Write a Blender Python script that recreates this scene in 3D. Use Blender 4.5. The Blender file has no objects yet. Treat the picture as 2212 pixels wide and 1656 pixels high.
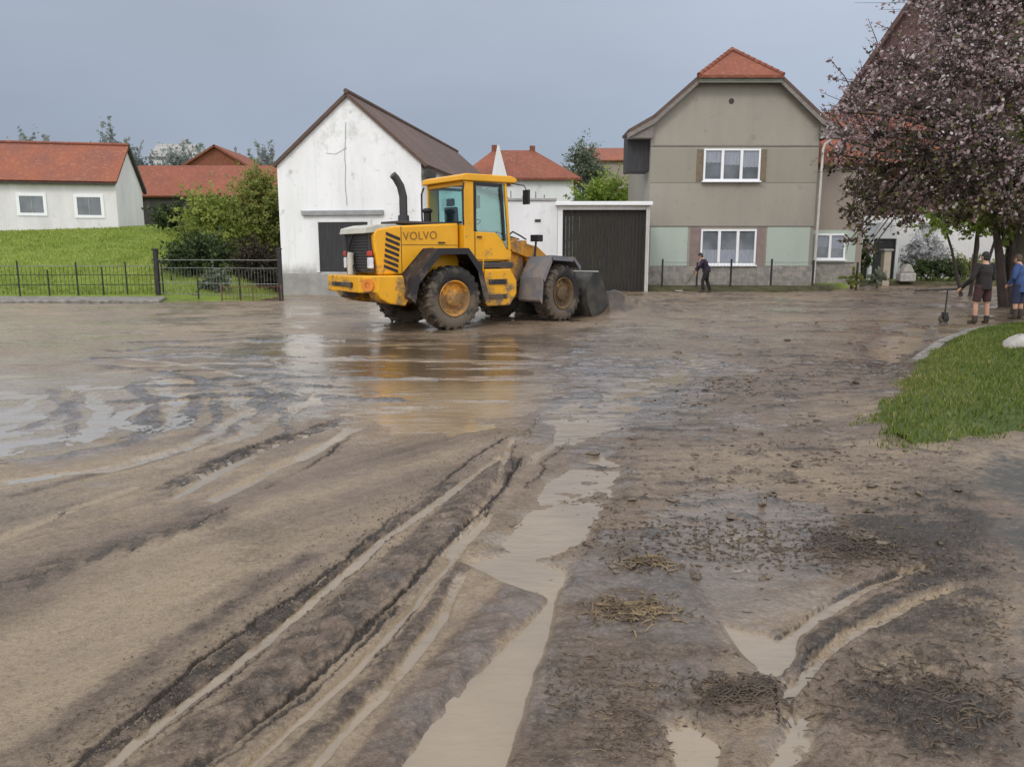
import bpy, bmesh, math, random
import numpy as np
from mathutils import Vector, Matrix, Euler

R = math.radians
rng = np.random.default_rng(7)
random.seed(7)
S = bpy.context.scene
COL = S.collection

# ------------------------------------------------------------------ camera
FPX, CX, CY, CAMH = 1640.0, 1106.0, 828.0, 1.68          # measured on the photograph (2212 px wide)
PITCH = math.atan((828 - 551) / FPX)
cd = bpy.data.cameras.new('camera')
cam = bpy.data.objects.new('camera', cd)
COL.objects.link(cam)
cam.location = (0, 0, CAMH)
cam.rotation_euler = (math.pi / 2 - PITCH, 0, 0)
cd.sensor_width = 36
cd.lens = 36 * FPX / 2212
cd.clip_end = 3000
S.camera = cam

# ------------------------------------------------------------------ light
SUN_EL, SUN_AZ = R(42), R(205)         # behind the camera, a little to its left
S.view_settings.view_transform = 'Standard'
S.view_settings.look = 'None'
S.view_settings.exposure = 0.10
S.view_settings.gamma = 1.0

w = bpy.data.worlds.new('World')
S.world = w
w.use_nodes = True
nt = w.node_tree
nt.nodes.clear()
def wn(t, **k):
    n = nt.nodes.new(t)
    for a, b in k.items():
        setattr(n, a, b)
    return n
out = wn('ShaderNodeOutputWorld')
bg = wn('ShaderNodeBackground')
tc = wn('ShaderNodeTexCoord')
sep = wn('ShaderNodeSeparateXYZ')
nt.links.new(tc.outputs['Generated'], sep.inputs[0])
# storm cloud in front (north), bright broken cloud overhead and behind the viewer
up = wn('ShaderNodeValToRGB')
e = up.color_ramp.elements
e[0].position, e[0].color = 0.0, (0.345, 0.395, 0.455, 1)
e[1].position, e[1].color = 1.0, (1.12, 1.16, 1.22, 1)
for pos, c in ((0.06, (0.315, 0.368, 0.447)), (0.16, (0.330, 0.385, 0.478)), (0.30, (0.395, 0.445, 0.530)), (0.5, (0.75, 0.80, 0.88))):
    q = e.new(pos); q.color = (*c, 1)
nt.links.new(sep.outputs[2], up.inputs[0])
back = wn('ShaderNodeMapRange', interpolation_type='SMOOTHSTEP')
back.inputs[1].default_value, back.inputs[2].default_value = 0.45, -0.35
nt.links.new(sep.outputs[1], back.inputs[0])
mixb = wn('ShaderNodeMix', data_type='RGBA')
nt.links.new(back.outputs[0], mixb.inputs[0])
nt.links.new(up.outputs[0], mixb.inputs[6])
mixb.inputs[7].default_value = (1.16, 1.17, 1.18, 1)
# soft lighter cloud to the right and faint teal to the left
side = wn('ShaderNodeMapRange', interpolation_type='SMOOTHSTEP')
side.inputs[1].default_value, side.inputs[2].default_value = -0.1, 0.75
nt.links.new(sep.outputs[0], side.inputs[0])
nz = wn('ShaderNodeTexNoise')
nz.inputs['Scale'].default_value = 2.2
nz.inputs['Detail'].default_value = 4
mp = wn('ShaderNodeMapping')
mp.inputs['Scale'].default_value = (1, 1, 3)
nt.links.new(tc.outputs['Generated'], mp.inputs[0])
nt.links.new(mp.outputs[0], nz.inputs[0])
cl = wn('ShaderNodeMapRange')
cl.inputs[1].default_value, cl.inputs[2].default_value = 0.3, 0.7
cl.inputs[3].default_value, cl.inputs[4].default_value = 0.93, 1.09
nt.links.new(nz.outputs[0], cl.inputs[0])
sm = wn('ShaderNodeMath', operation='MULTIPLY_ADD')
sm.inputs[1].default_value = 0.42
nt.links.new(side.outputs[0], sm.inputs[0])
nt.links.new(cl.outputs[0], sm.inputs[2])
clr = wn('ShaderNodeMix', data_type='RGBA', blend_type='MULTIPLY')
clr.inputs[0].default_value = 1
nt.links.new(mixb.outputs[2], clr.inputs[6])
nt.links.new(sm.outputs[0], clr.inputs[7])
sky = wn('ShaderNodeTexSky', sky_type='NISHITA')
sky.sun_disc = False
sky.sun_elevation = SUN_EL
sky.sun_rotation = SUN_AZ
ns = wn('ShaderNodeMix', data_type='RGBA', blend_type='MULTIPLY')
ns.inputs[0].default_value = 1
ns.inputs[7].default_value = (0.08, 0.08, 0.08, 1)
nt.links.new(sky.outputs[0], ns.inputs[6])
mx = wn('ShaderNodeMix', data_type='RGBA')
mx.inputs[0].default_value = 0.94      # almost closed cloud cover
nt.links.new(ns.outputs[2], mx.inputs[6])
nt.links.new(clr.outputs[2], mx.inputs[7])
nt.links.new(mx.outputs[2], bg.inputs[0])
bg.inputs[1].default_value = 1.0
nt.links.new(bg.outputs[0], out.inputs[0])

sl = bpy.data.lights.new('sun', 'SUN')
sl.energy = 1.0
sl.angle = R(18)
sl.color = (1, 0.96, 0.9)
so = bpy.data.objects.new('sun', sl)
COL.objects.link(so)
sd_ = Vector((math.sin(SUN_AZ) * math.cos(SUN_EL), math.cos(SUN_AZ) * math.cos(SUN_EL), math.sin(SUN_EL)))
so.rotation_euler = sd_.to_track_quat('Z', 'Y').to_euler()
so.location = (0, -10, 30)
S.cycles.max_bounces = 6
S.cycles.transparent_max_bounces = 12
S.cycles.caustics_reflective = False
S.cycles.caustics_refractive = False

# ------------------------------------------------------------------ measuring helpers
_c, _s = math.cos(PITCH), math.sin(PITCH)
def ray(u, v):
    a, b = (u - CX) / FPX, -(v - CY) / FPX
    return Vector((a, _c + b * _s, -_s + b * _c))
def gz(u, v, z=0.0):                     # a point of the photograph measured onto the ground
    d = ray(u, v)
    t = (z - CAMH) / d.z
    return Vector((d.x * t, d.y * t, z))
def atY(u, v, Y):                        # a point of the photograph measured at a known distance
    d = ray(u, v)
    t = Y / d.y
    return Vector((d.x * t, Y, CAMH + d.z * t))

# ------------------------------------------------------------------ noise
def _hash(ix, iy, seed):
    n = (ix.astype(np.int64) * 374761393 + iy.astype(np.int64) * 668265263 + seed * 974711) & 0x7fffffff
    n = ((n ^ (n >> 13)) * 1274126177) & 0x7fffffff
    n = (n ^ (n >> 16)) & 0xffff
    return n / 65535.0
def vnoise(x, y, seed=0):
    ix, iy = np.floor(x), np.floor(y)
    fx, fy = x - ix, y - iy
    fx = fx * fx * (3 - 2 * fx); fy = fy * fy * (3 - 2 * fy)
    a, b = _hash(ix, iy, seed), _hash(ix + 1, iy, seed)
    c, d = _hash(ix, iy + 1, seed), _hash(ix + 1, iy + 1, seed)
    return (a + (b - a) * fx) * (1 - fy) + (c + (d - c) * fx) * fy
def fbm(x, y, sc, oct=4, seed=0):
    t, a, n = 0, 1, 0
    x, y = x * sc, y * sc
    for k in range(oct):
        t = t + a * (vnoise(x, y, seed + k * 17) - 0.5)
        n += a; a *= 0.5; x = x * 2.03 + 11.3; y = y * 2.03 + 5.7
    return t * 2 / n                     # about -1..1
def sstep(a, b, x):
    t = np.clip((x - a) / (b - a), 0, 1)
    return t * t * (3 - 2 * t)
def pdist(x, y, pts):
    d = np.full(x.shape, 1e9)
    for (ax, ay), (bx, by) in zip(pts[:-1], pts[1:]):
        ex, ey = bx - ax, by - ay
        t = np.clip(((x - ax) * ex + (y - ay) * ey) / (ex * ex + ey * ey + 1e-12), 0, 1)
        d = np.minimum(d, (x - ax - t * ex) ** 2 + (y - ay - t * ey) ** 2)
    return np.sqrt(d)
def sdist(x, y, pts):                    # positive inside
    ins = np.zeros(x.shape, bool)
    p = list(pts)
    for (ax, ay), (bx, by) in zip(p, p[1:] + p[:1]):
        if ay == by: continue
        c = ((ay > y) != (by > y)) & (x < (bx - ax) * (y - ay) / (by - ay) + ax)
        ins ^= c
    d = pdist(x, y, p + p[:1])
    return np.where(ins, d, -d)
def W(*pts):
    return [tuple(gz(u, v)[:2]) for u, v in pts]

# ------------------------------------------------------------------ materials
class NT:
    def __init__(s, name):
        s.m = bpy.data.materials.new(name); s.m.use_nodes = True
        s.t = s.m.node_tree; s.b = s.t.nodes['Principled BSDF']; s.o = s.t.nodes['Material Output']
    def n(s, t, **k):
        x = s.t.nodes.new(t)
        for a, b in k.items(): setattr(x, a, b)
        return x
    def l(s, a, b): s.t.links.new(a, b)
    def val(s, i, v): s.b.inputs[i].default_value = v
    def coord(s, scale=(1, 1, 1), kind='Object'):
        c = s.n('ShaderNodeTexCoord'); m = s.n('ShaderNodeMapping')
        m.inputs['Scale'].default_value = scale
        s.l(c.outputs[kind], m.inputs[0]); return m.outputs[0]
    def noise(s, co, scale, detail=5, rough=0.55):
        x = s.n('ShaderNodeTexNoise'); x.inputs['Scale'].default_value = scale
        x.inputs['Detail'].default_value = detail; x.inputs['Roughness'].default_value = rough
        s.l(co, x.inputs[0]); return x.outputs[0]
    def rng(s, v, a, b, c=0., d=1.):
        x = s.n('ShaderNodeMapRange')
        for i, q in enumerate((a, b, c, d)): x.inputs[i + 1].default_value = q
        s.l(v, x.inputs[0]); return x.outputs[0]
    def mix(s, f, a, b, blend='MIX'):
        x = s.n('ShaderNodeMix', data_type='RGBA', blend_type=blend)
        for i, q in ((0, f), (6, a), (7, b)):
            if hasattr(q, 'is_linked'): s.l(q, x.inputs[i])
            else: x.inputs[i].default_value = q if i == 0 else (*q, 1)
        return x.outputs[2]
    def math(s, op, a, b=0.):
        x = s.n('ShaderNodeMath', operation=op)
        for i, q in ((0, a), (1, b)):
            if hasattr(q, 'is_linked'): s.l(q, x.inputs[i])
            else: x.inputs[i].default_value = q
        return x.outputs[0]
    def bump(s, hgt, strength=0.3, dist=0.02, prev=None):
        x = s.n('ShaderNodeBump'); x.inputs['Strength'].default_value = strength
        x.inputs['Distance'].default_value = dist
        s.l(hgt, x.inputs['Height'])
        if prev: s.l(prev, x.inputs['Normal'])
        return x.outputs[0]
    def attr(s, a):
        x = s.n('ShaderNodeAttribute'); x.attribute_name = a; return x.outputs['Fac']

def M(name, c1, c2=None, scale=3.0, rough=0.7, bump=0.0, bscale=None, metal=0.0, lo=0.35, hi=0.65, stretch=(1, 1, 1), spec=0.4):
    k = NT(name); co = k.coord(stretch)
    nv = k.noise(co, scale)
    k.l(k.mix(k.rng(nv, lo, hi), c1, c2 or c1), k.b.inputs['Base Color'])
    k.val('Roughness', rough); k.val('Metallic', metal); k.val('Specular IOR Level', spec)
    if bump:
        k.l(k.bump(k.noise(co, bscale or scale * 8), bump), k.b.inputs['Normal'])
    return k.m

def plaster(name, base, stain, dark, sc=0.6, amt=(0.42, 0.72), rough=0.85, low=None, mould=None):
    k = NT(name); co = k.coord()
    st = k.coord((1.2, 1.2, 0.35))
    c = k.mix(k.rng(k.noise(st, sc, 7, 0.65), *amt), base, stain)
    c = k.mix(k.rng(k.noise(co, sc * 5, 6, 0.7), 0.58, 0.76), c, dark)
    if mould:                            # grey growth on the old lime, thickest under the gable
        zm = k.n('ShaderNodeSeparateXYZ'); k.l(k.coord(), zm.inputs[0])
        fm = k.math('ADD', k.noise(co, 1.1, 9, 0.72), k.rng(zm.outputs[2], mould[0], mould[1], -0.2, 0.06))
        c = k.mix(k.rng(fm, 0.54, 0.70, 0, .55), c, mould[2])
        c = k.mix(k.rng(k.noise(k.coord((5, 5, .25)), 1.0, 6, .6), 0.55, 0.75, 0, .5), c, tuple(q * .72 for q in base))
    if low:                              # splashed dirt near the foot of the wall
        z = k.n('ShaderNodeSeparateXYZ'); k.l(k.coord(), z.inputs[0])
        f = k.math('ADD', z.outputs[2], k.rng(k.noise(co, 1.6), 0, 1, -0.7, 0.7))
        c = k.mix(k.rng(f, low[0] + .5, low[0] - .2), c, low[1])
    k.l(c, k.b.inputs['Base Color']); k.val('Roughness', rough); k.val('Specular IOR Level', 0.2)
    k.l(k.bump(k.noise(co, 22, 6), 0.25, 0.02), k.b.inputs['Normal'])
    return k.m

def tiles(name, a, b, c):
    k = NT(name); co = k.coord(); zz = k.n('ShaderNodeSeparateXYZ'); k.l(co, zz.inputs[0])
    big = k.noise(co, 0.5, 5); fine = k.noise(k.coord((3.5, 3.5, 6)), 1.2, 2)
    col = k.mix(k.rng(big, 0.35, 0.65), a, b)
    col = k.mix(k.rng(fine, 0.52, 0.75), col, c)
    k.l(col, k.b.inputs['Base Color']); k.val('Roughness', 0.8); k.val('Specular IOR Level', 0.25)
    wv = k.n('ShaderNodeTexWave', wave_type='BANDS', bands_direction='Z', wave_profile='SAW')
    wv.inputs['Scale'].default_value = 1.5; wv.inputs['Distortion'].default_value = 0.4
    k.l(co, wv.inputs[0])
    wx = k.n('ShaderNodeTexWave', wave_type='BANDS', bands_direction='X')
    wx.inputs['Scale'].default_value = 1.3; k.l(co, wx.inputs[0])
    n1 = k.bump(wv.outputs[1], 0.7, 0.05)
    k.l(k.bump(wx.outputs[1], 0.5, 0.03, n1), k.b.inputs['Normal'])
    return k.m

def leafmat(name, stops, rough=0.6, trans=0.25):
    k = NT(name)
    rp = k.n('ShaderNodeValToRGB'); el = rp.color_ramp.elements
    el[0].position, el[0].color = stops[0][0], (*stops[0][1], 1)
    el[1].position, el[1].color = stops[-1][0], (*stops[-1][1], 1)
    for p_, c_ in stops[1:-1]:
        q = el.new(p_); q.color = (*c_, 1)
    k.l(k.attr('tone'), rp.inputs[0]); k.l(rp.outputs[0], k.b.inputs['Base Color'])
    k.val('Roughness', rough); k.val('Specular IOR Level', 0.3)
    tr = k.n('ShaderNodeBsdfTranslucent'); k.l(rp.outputs[0], tr.inputs[0])
    ms = k.n('ShaderNodeMixShader'); ms.inputs[0].default_value = trans
    k.l(k.b.outputs[0], ms.inputs[1]); k.l(tr.outputs[0], ms.inputs[2]); k.l(ms.outputs[0], k.o.inputs[0])
    return k.m

def glassmat(name, tint, tr=0.7):
    k = NT(name)
    t = k.n('ShaderNodeBsdfTransparent'); t.inputs[0].default_value = (*tint, 1)
    g = k.n('ShaderNodeBsdfGlossy'); g.inputs['Roughness'].default_value = 0.03
    g.inputs[0].default_value = (0.9, 0.95, 1, 1)
    ms = k.n('ShaderNodeMixShader'); ms.inputs[0].default_value = 1 - tr
    k.l(t.outputs[0], ms.inputs[1]); k.l(g.outputs[0], ms.inputs[2]); k.l(ms.outputs[0], k.o.inputs[0])
    return k.m

def machine_paint(name, base, mud=(0.17, 0.13, 0.095), z0=0.2, z1=1.9, rough=0.38, worn=0.0):
    k = NT(name); co = k.coord(); z = k.n('ShaderNodeSeparateXYZ'); k.l(co, z.inputs[0])
    v = k.noise(co, 0.9, 5)
    c = k.mix(k.rng(v, 0.3, 0.7), base, tuple(x * 0.82 for x in base))
    spl = k.noise(co, 3.2, 8, 0.7)
    lowf = k.rng(z.outputs[2], z0, z1, 0.22, -0.07)
    f = k.rng(k.math('ADD', spl, lowf), 0.55, 0.68, 0, .9)
    c = k.mix(f, c, mud)
    k.l(c, k.b.inputs['Base Color'])
    k.l(k.rng(f, 0, 1, rough, 0.85), k.b.inputs['Roughness']); k.val('Specular IOR Level', 0.35)
    return k.m

MAT = {}
MAT['white_barn'] = plaster('whitewashed plaster', (0.84, 0.85, 0.875), (0.68, 0.69, 0.70), (0.34, 0.34, 0.34), 0.5, (0.44, 0.74), low=(0.9, (0.36, 0.35, 0.33)), mould=(3.5, 6.6, (0.40, 0.41, 0.39)))
MAT['white_wall'] = plaster('white render', (0.80, 0.81, 0.84), (0.6, 0.6, 0.6), (0.5, 0.5, 0.5), 0.4)
MAT['farm_wall'] = plaster('pale farm render', (0.75, 0.735, 0.75), (0.60, 0.59, 0.60), (0.44, 0.43, 0.43), 0.5)
MAT['beige'] = plaster('grey beige render', (0.335, 0.312, 0.270), (0.275, 0.258, 0.224), (0.215, 0.202, 0.175), 0.35)
MAT['beige_dark'] = plaster('darker grey beige render', (0.292, 0.276, 0.228), (0.245, 0.234, 0.195), (0.20, 0.192, 0.162), 0.35)
MAT['pinkish'] = plaster('pinkish beige render', (0.32, 0.27, 0.235), (0.27, 0.235, 0.2), (0.24, 0.21, 0.18), 0.4)
MAT['mint'] = plaster('pale mint render', (0.43, 0.49, 0.44), (0.38, 0.43, 0.38), (0.34, 0.37, 0.33), 0.4)
MAT['plinth'] = M('rough stone plinth', (0.2, 0.185, 0.17), (0.34, 0.31, 0.28), 4, 0.9, 0.6, 9)
MAT['surround'] = M('brown mauve window surround', (0.22, 0.165, 0.16), (0.28, 0.21, 0.195), 3, 0.8)
MAT['shutterbrown'] = M('brown tile strip', (0.15, 0.115, 0.085), (0.21, 0.16, 0.105), 6, 0.7)
MAT['trim'] = M('grey brown barge board', (0.17, 0.15, 0.14), (0.23, 0.205, 0.19), 4, 0.8, stretch=(1, 1, 3))
MAT['trimdark'] = M('dark weathered board', (0.035, 0.033, 0.033), (0.06, 0.055, 0.05), 3, 0.8)
MAT['greenboard'] = M('grey green fascia', (0.09, 0.105, 0.08), (0.13, 0.135, 0.11), 3, 0.8)
MAT['upvc'] = M('white window frame', (0.86, 0.87, 0.9), (0.82, 0.83, 0.87), 3, 0.35)
MAT['tile_red'] = tiles('red clay tiles', (0.265, 0.088, 0.055), (0.20, 0.075, 0.052), (0.30, 0.135, 0.085))
MAT['tile_farm'] = tiles('weathered red tiles', (0.29, 0.10, 0.06), (0.21, 0.088, 0.07), (0.35, 0.155, 0.085))
MAT['tile_brown'] = tiles('brown mossy tiles', (0.12, 0.085, 0.075), (0.16, 0.105, 0.085), (0.1, 0.08, 0.07))
MAT['tile_mauve'] = tiles('dark mauve tiles', (0.12, 0.075, 0.07), (0.15, 0.09, 0.085), (0.1, 0.07, 0.07))
MAT['garage_dark'] = M('dark brown planks', (0.022, 0.02, 0.018), (0.036, 0.032, 0.028), 5, 0.75, 0.3, 14, stretch=(4, 1, 0.4))
MAT['door_dark'] = M('black timber door', (0.03, 0.03, 0.035), (0.05, 0.048, 0.05), 5, 0.8, 0.3, 12, stretch=(5, 5, 0.3))
MAT['concrete'] = M('weathered concrete', (0.27, 0.265, 0.255), (0.36, 0.35, 0.34), 2.2, 0.9, 0.3, 20)
MAT['kerbstone'] = M('mud stained kerbstone', (0.12, 0.105, 0.09), (0.27, 0.255, 0.235), 5, 0.8, 0.4, 20)
MAT['greystrip'] = M('grey lintel', (0.25, 0.26, 0.27), (0.33, 0.34, 0.35), 3, 0.8)
MAT['steel_dark'] = M('dark painted steel', (0.018, 0.018, 0.02), (0.035, 0.032, 0.03), 6, 0.5)
MAT['steel_rust'] = M('rusty steel', (0.11, 0.055, 0.04), (0.17, 0.09, 0.06), 8, 0.8)
MAT['wire'] = M('galvanised wire', (0.16, 0.17, 0.16), (0.24, 0.25, 0.24), 8, 0.5, metal=0.3)
MAT['galv'] = M('pale drain pipe', (0.45, 0.44, 0.42), (0.55, 0.53, 0.5), 3, 0.5)
MAT['wood'] = M('weathered wood', (0.14, 0.1, 0.065), (0.22, 0.17, 0.12), 5, 0.8, 0.4, 20, stretch=(3, 3, 0.5))
MAT['bark'] = M('dark mossy bark', (0.045, 0.04, 0.03), (0.075, 0.075, 0.045), 3, 0.9, 0.8, 14, stretch=(1, 1, 0.4))
MAT['bark_brown'] = M('brown twig bark', (0.05, 0.037, 0.033), (0.085, 0.065, 0.06), 3, 0.9, 0.6, 14)
MAT['winglass'] = M('window glass', (0.10, 0.115, 0.13), (0.17, 0.19, 0.22), 1.3, 0.08, spec=0.8)
MAT['curtain'] = M('net curtain', (0.24, 0.26, 0.31), (0.33, 0.35, 0.41), 5, 0.9, stretch=(5, 1, .4))
MAT['yellow'] = machine_paint('machine yellow paint', (0.82, 0.40, 0.014))
MAT['yellow_dirty'] = machine_paint('muddy machine yellow paint', (0.62, 0.27, 0.02), z0=0.6, z1=3.2, rough=0.5)
MAT['greyfender'] = machine_paint('mud washed grey fender', (0.16, 0.165, 0.19), (0.24, 0.2, 0.17), 0.3, 2.4, 0.45)
MAT['black_plastic'] = machine_paint('black plastic', (0.022, 0.02, 0.024), (0.12, 0.095, 0.075), 0.2, 2.0, 0.55)
MAT['dark_grey'] = machine_paint('dark grey casing', (0.05, 0.047, 0.052), (0.14, 0.11, 0.085), 0.2, 2.2, 0.5)
MAT['bucket'] = M('worn bucket steel', (0.024, 0.026, 0.028), (0.075, 0.065, 0.055), 3, 0.55, 0.2, 20)
MAT['tyre'] = machine_paint('muddy tyre rubber', (0.028, 0.026, 0.026), (0.13, 0.105, 0.08), -0.6, 1.2, 0.75)
MAT['rim'] = machine_paint('yellow rim', (0.68, 0.3, 0.03), (0.2, 0.13, 0.07), -0.4, 1.6, 0.5)
MAT['rim_dirty'] = machine_paint('mud covered rim', (0.42, 0.24, 0.07), (0.09, 0.065, 0.045), 1.2, 3.4, 0.6)
MAT['cabglass'] = glassmat('tinted cab glass', (0.74, 0.88, 0.86), 0.92)
MAT['seat'] = M('dark seat fabric', (0.02, 0.022, 0.035), (0.035, 0.035, 0.05), 6, 0.9)
MAT['whitegrey'] = M('pale grey hood cap', (0.42, 0.42, 0.38), (0.55, 0.53, 0.46), 4, 0.6)
MAT['lampwhite'] = M('white lamp lens', (0.75, 0.76, 0.82), (0.6, 0.6, 0.7), 6, 0.2)
MAT['lampred'] = M('red lamp lens', (0.5, 0.05, 0.03), (0.4, 0.04, 0.03), 6, 0.3)
MAT['lamporange'] = M('orange lamp lens', (0.7, 0.22, 0.03), (0.6, 0.2, 0.03), 6, 0.3)
MAT['lettering'] = M('dark lettering', (0.30, 0.14, 0.02), (0.2, 0.10, 0.02), 6, 0.5)
MAT['skin'] = M('skin', (0.48, 0.28, 0.2), (0.42, 0.235, 0.165), 6, 0.55)
MAT['hair_dark'] = M('dark hair', (0.015, 0.014, 0.016), (0.03, 0.026, 0.024), 30, 0.7)
MAT['hair_brown'] = M('brown hair', (0.06, 0.04, 0.028), (0.1, 0.065, 0.04), 30, 0.7)
MAT['cloth_black'] = M('black cloth', (0.014, 0.014, 0.018), (0.03, 0.024, 0.024), 5, 0.9, 0.4, 9)
MAT['cloth_maroon'] = M('dark maroon cloth', (0.07, 0.03, 0.03), (0.045, 0.025, 0.027), 5, 0.9, 0.4, 9)
MAT['cloth_blue'] = M('blue work cloth', (0.05, 0.095, 0.25), (0.035, 0.065, 0.17), 4, 0.85, 0.5, 8)
MAT['cloth_teal'] = M('teal grey cloth', (0.06, 0.09, 0.11), (0.045, 0.065, 0.085), 4, 0.85, 0.5, 8)
MAT['cloth_navy'] = M('navy cloth', (0.02, 0.027, 0.06), (0.03, 0.037, 0.07), 4, 0.9, 0.5, 8)
MAT['cloth_purple'] = M('dark violet cloth', (0.04, 0.024, 0.05), (0.026, 0.02, 0.035), 4, 0.9, 0.5, 8)
MAT['boot'] = M('muddy rubber boot', (0.02, 0.018, 0.016), (0.075, 0.05, 0.035), 8, 0.6)
MAT['stone'] = M('pale stone', (0.42, 0.4, 0.38), (0.3, 0.28, 0.26), 6, 0.9, 0.7, 14)
MAT['clod'] = M('mud clod', (0.09, 0.068, 0.05), (0.17, 0.135, 0.1), 5, 0.7, 0.6, 20)
MAT['straw'] = M('wet straw and twigs', (0.075, 0.052, 0.032), (0.22, 0.16, 0.09), 14, 0.7, lo=.4, hi=.6)
MAT['litter'] = M('dark wet leaf litter', (0.045, 0.033, 0.024), (0.1, 0.072, 0.05), 11, 0.6)
MAT['brick_pillar'] = M('beige pillar render', (0.36, 0.31, 0.25), (0.44, 0.38, 0.31), 4, 0.9, 0.3)

# ------------------------------------------------------------------ mesh builder
class MB:
    def __init__(s, m=None): s.v, s.f, s.m = [], [], m
    def add(s, vs, fs, m=None):
        o = len(s.v)
        for p in vs:
            p = Vector(p)
            if m is not None: p = m @ p
            if s.m is not None: p = s.m @ p
            s.v.append(p)
        s.f += [tuple(i + o for i in f) for f in fs]
        return s
    def box(s, x0, x1, y0, y1, z0, z1, m=None):
        vs = [(x, y, z) for x in (x0, x1) for y in (y0, y1) for z in (z0, z1)]
        return s.add(vs, [(0, 1, 3, 2), (4, 6, 7, 5), (0, 4, 5, 1), (2, 3, 7, 6), (0, 2, 6, 4), (1, 5, 7, 3)], m)
    def prism(s, prof, a, b, axis='y', m=None):     # profile of (p, q) extruded along an axis
        def mk(p, q, t):
            return {'y': (p, t, q), 'x': (t, p, q), 'z': (p, q, t)}[axis]
        n = len(prof)
        vs = [mk(p, q, a) for p, q in prof] + [mk(p, q, b) for p, q in prof]
        fs = [tuple(range(n))[::-1], tuple(range(n, 2 * n))] + [(i, (i + 1) % n, n + (i + 1) % n, n + i) for i in range(n)]
        return s.add(vs, fs, m)
    def tube(s, pts, r, seg=8, m=None, cap=True):
        pts = [Vector(p) for p in pts]
        rs = r if hasattr(r, '__len__') else [r] * len(pts)
        vs, fs = [], []
        prev = None
        for i, p in enumerate(pts):
            t = (pts[min(i + 1, len(pts) - 1)] - pts[max(i - 1, 0)]).normalized()
            if prev is None:
                a = Vector((0, 0, 1)) if abs(t.z) < 0.9 else Vector((1, 0, 0))
                prev = t.cross(a).normalized()
            u = (prev - t * prev.dot(t)).normalized(); w_ = t.cross(u); prev = u
            for k in range(seg):
                an = 2 * math.pi * k / seg
                vs.append(p + (u * math.cos(an) + w_ * math.sin(an)) * rs[i])
        for i in range(len(pts) - 1):
            for k in range(seg):
                a, b = i * seg + k, i * seg + (k + 1) % seg
                fs.append((a, b, b + seg, a + seg))
        if cap:
            fs.append(tuple(range(seg))[::-1]); fs.append(tuple(range((len(pts) - 1) * seg, len(pts) * seg)))
        return s.add(vs, fs, m)
    def lathe(s, prof, seg=32, m=None):             # (radius, y) spun about local Y
        n = len(prof); vs, fs = [], []
        for k in range(seg):
            a = 2 * math.pi * k / seg
            for r, y in prof: vs.append((r * math.cos(a), y, r * math.sin(a)))
        for k in range(seg):
            for i in range(n - 1):
                a, b = k * n + i, ((k + 1) % seg) * n + i
                fs.append((a, a + 1, b + 1, b))
        return s.add(vs, fs, m)
    def ball(s, c, r, seg=10, rings=7, m=None):
        r = r if hasattr(r, '__len__') else (r, r, r)
        vs, fs = [], []
        for i in range(rings + 1):
            th = math.pi * i / rings
            for k in range(seg):
                a = 2 * math.pi * k / seg
                vs.append((c[0] + r[0] * math.sin(th) * math.cos(a), c[1] + r[1] * math.sin(th) * math.sin(a), c[2] + r[2] * math.cos(th)))
        for i in range(rings):
            for k in range(seg):
                a, b = i * seg + k, i * seg + (k + 1) % seg
                fs.append((a, a + seg, b + seg, b))
        return s.add(vs, fs, m)
    def build(s, name, mat, parent=None, bevel=0.0, smooth=0, seg=2):
        me = bpy.data.meshes.new(name)
        me.from_pydata([tuple(p) for p in s.v], [], s.f)
        bm = bmesh.new(); bm.from_mesh(me)
        bmesh.ops.remove_doubles(bm, verts=bm.verts, dist=1e-5)
        bmesh.ops.recalc_face_normals(bm, faces=bm.faces)
        bm.to_mesh(me); bm.free()
        me.materials.append(MAT[mat] if isinstance(mat, str) else mat)
        if smooth:
            me.polygons.foreach_set('use_smooth', [True] * len(me.polygons))
            me.set_sharp_from_angle(angle=R(smooth))
        o = bpy.data.objects.new(name, me); COL.objects.link(o)
        if parent: o.parent = parent
        if bevel:
            b = o.modifiers.new('bevel', 'BEVEL'); b.width = bevel; b.segments = seg; b.limit_method = 'ANGLE'; b.angle_limit = R(35)
            if not smooth:
                me.polygons.foreach_set('use_smooth', [True] * len(me.polygons))
                me.set_sharp_from_angle(angle=R(50))
                b.harden_normals = True
        return o

def tag(o, label, cat=None, group=None, kind=None):
    if label: o['label'] = label
    if cat: o['category'] = cat
    if group: o['group'] = group
    if kind: o['kind'] = kind
    return o
def empty(name, loc=(0, 0, 0), rz=0, label=None, cat=None, group=None, parent=None):
    o = bpy.data.objects.new(name, None); COL.objects.link(o)
    o.location = loc; o.rotation_euler = (0, 0, rz); o.empty_display_size = 0.3
    if parent: o.parent = parent
    return tag(o, label, cat, group)
def quads(name, verts, faces, mat, attrs=None, parent=None, smooth=False):
    me = bpy.data.meshes.new(name)
    nv, nf = len(verts), len(faces)
    me.vertices.add(nv); me.vertices.foreach_set('co', np.asarray(verts, np.float32).ravel())
    k = faces.shape[1]
    me.loops.add(nf * k); me.loops.foreach_set('vertex_index', np.asarray(faces, np.int32).ravel())
    me.polygons.add(nf); me.polygons.foreach_set('loop_start', np.arange(0, nf * k, k, dtype=np.int32))
    if smooth: me.polygons.foreach_set('use_smooth', np.ones(nf, bool))
    for a, d in (attrs or {}).items():
        at = me.attributes.new(a, 'FLOAT', 'POINT'); at.data.foreach_set('value', np.asarray(d, np.float32))
    me.update(calc_edges=True)
    me.materials.append(MAT[mat] if isinstance(mat, str) else mat)
    o = bpy.data.objects.new(name, me); COL.objects.link(o)
    if parent: o.parent = parent
    return o
def copy_tree(o, parent=None):
    c = o.copy(); COL.objects.link(c); c.parent = parent
    for ch in [x for x in S.objects if x.parent == o]: copy_tree(ch, c)
    return c

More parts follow.
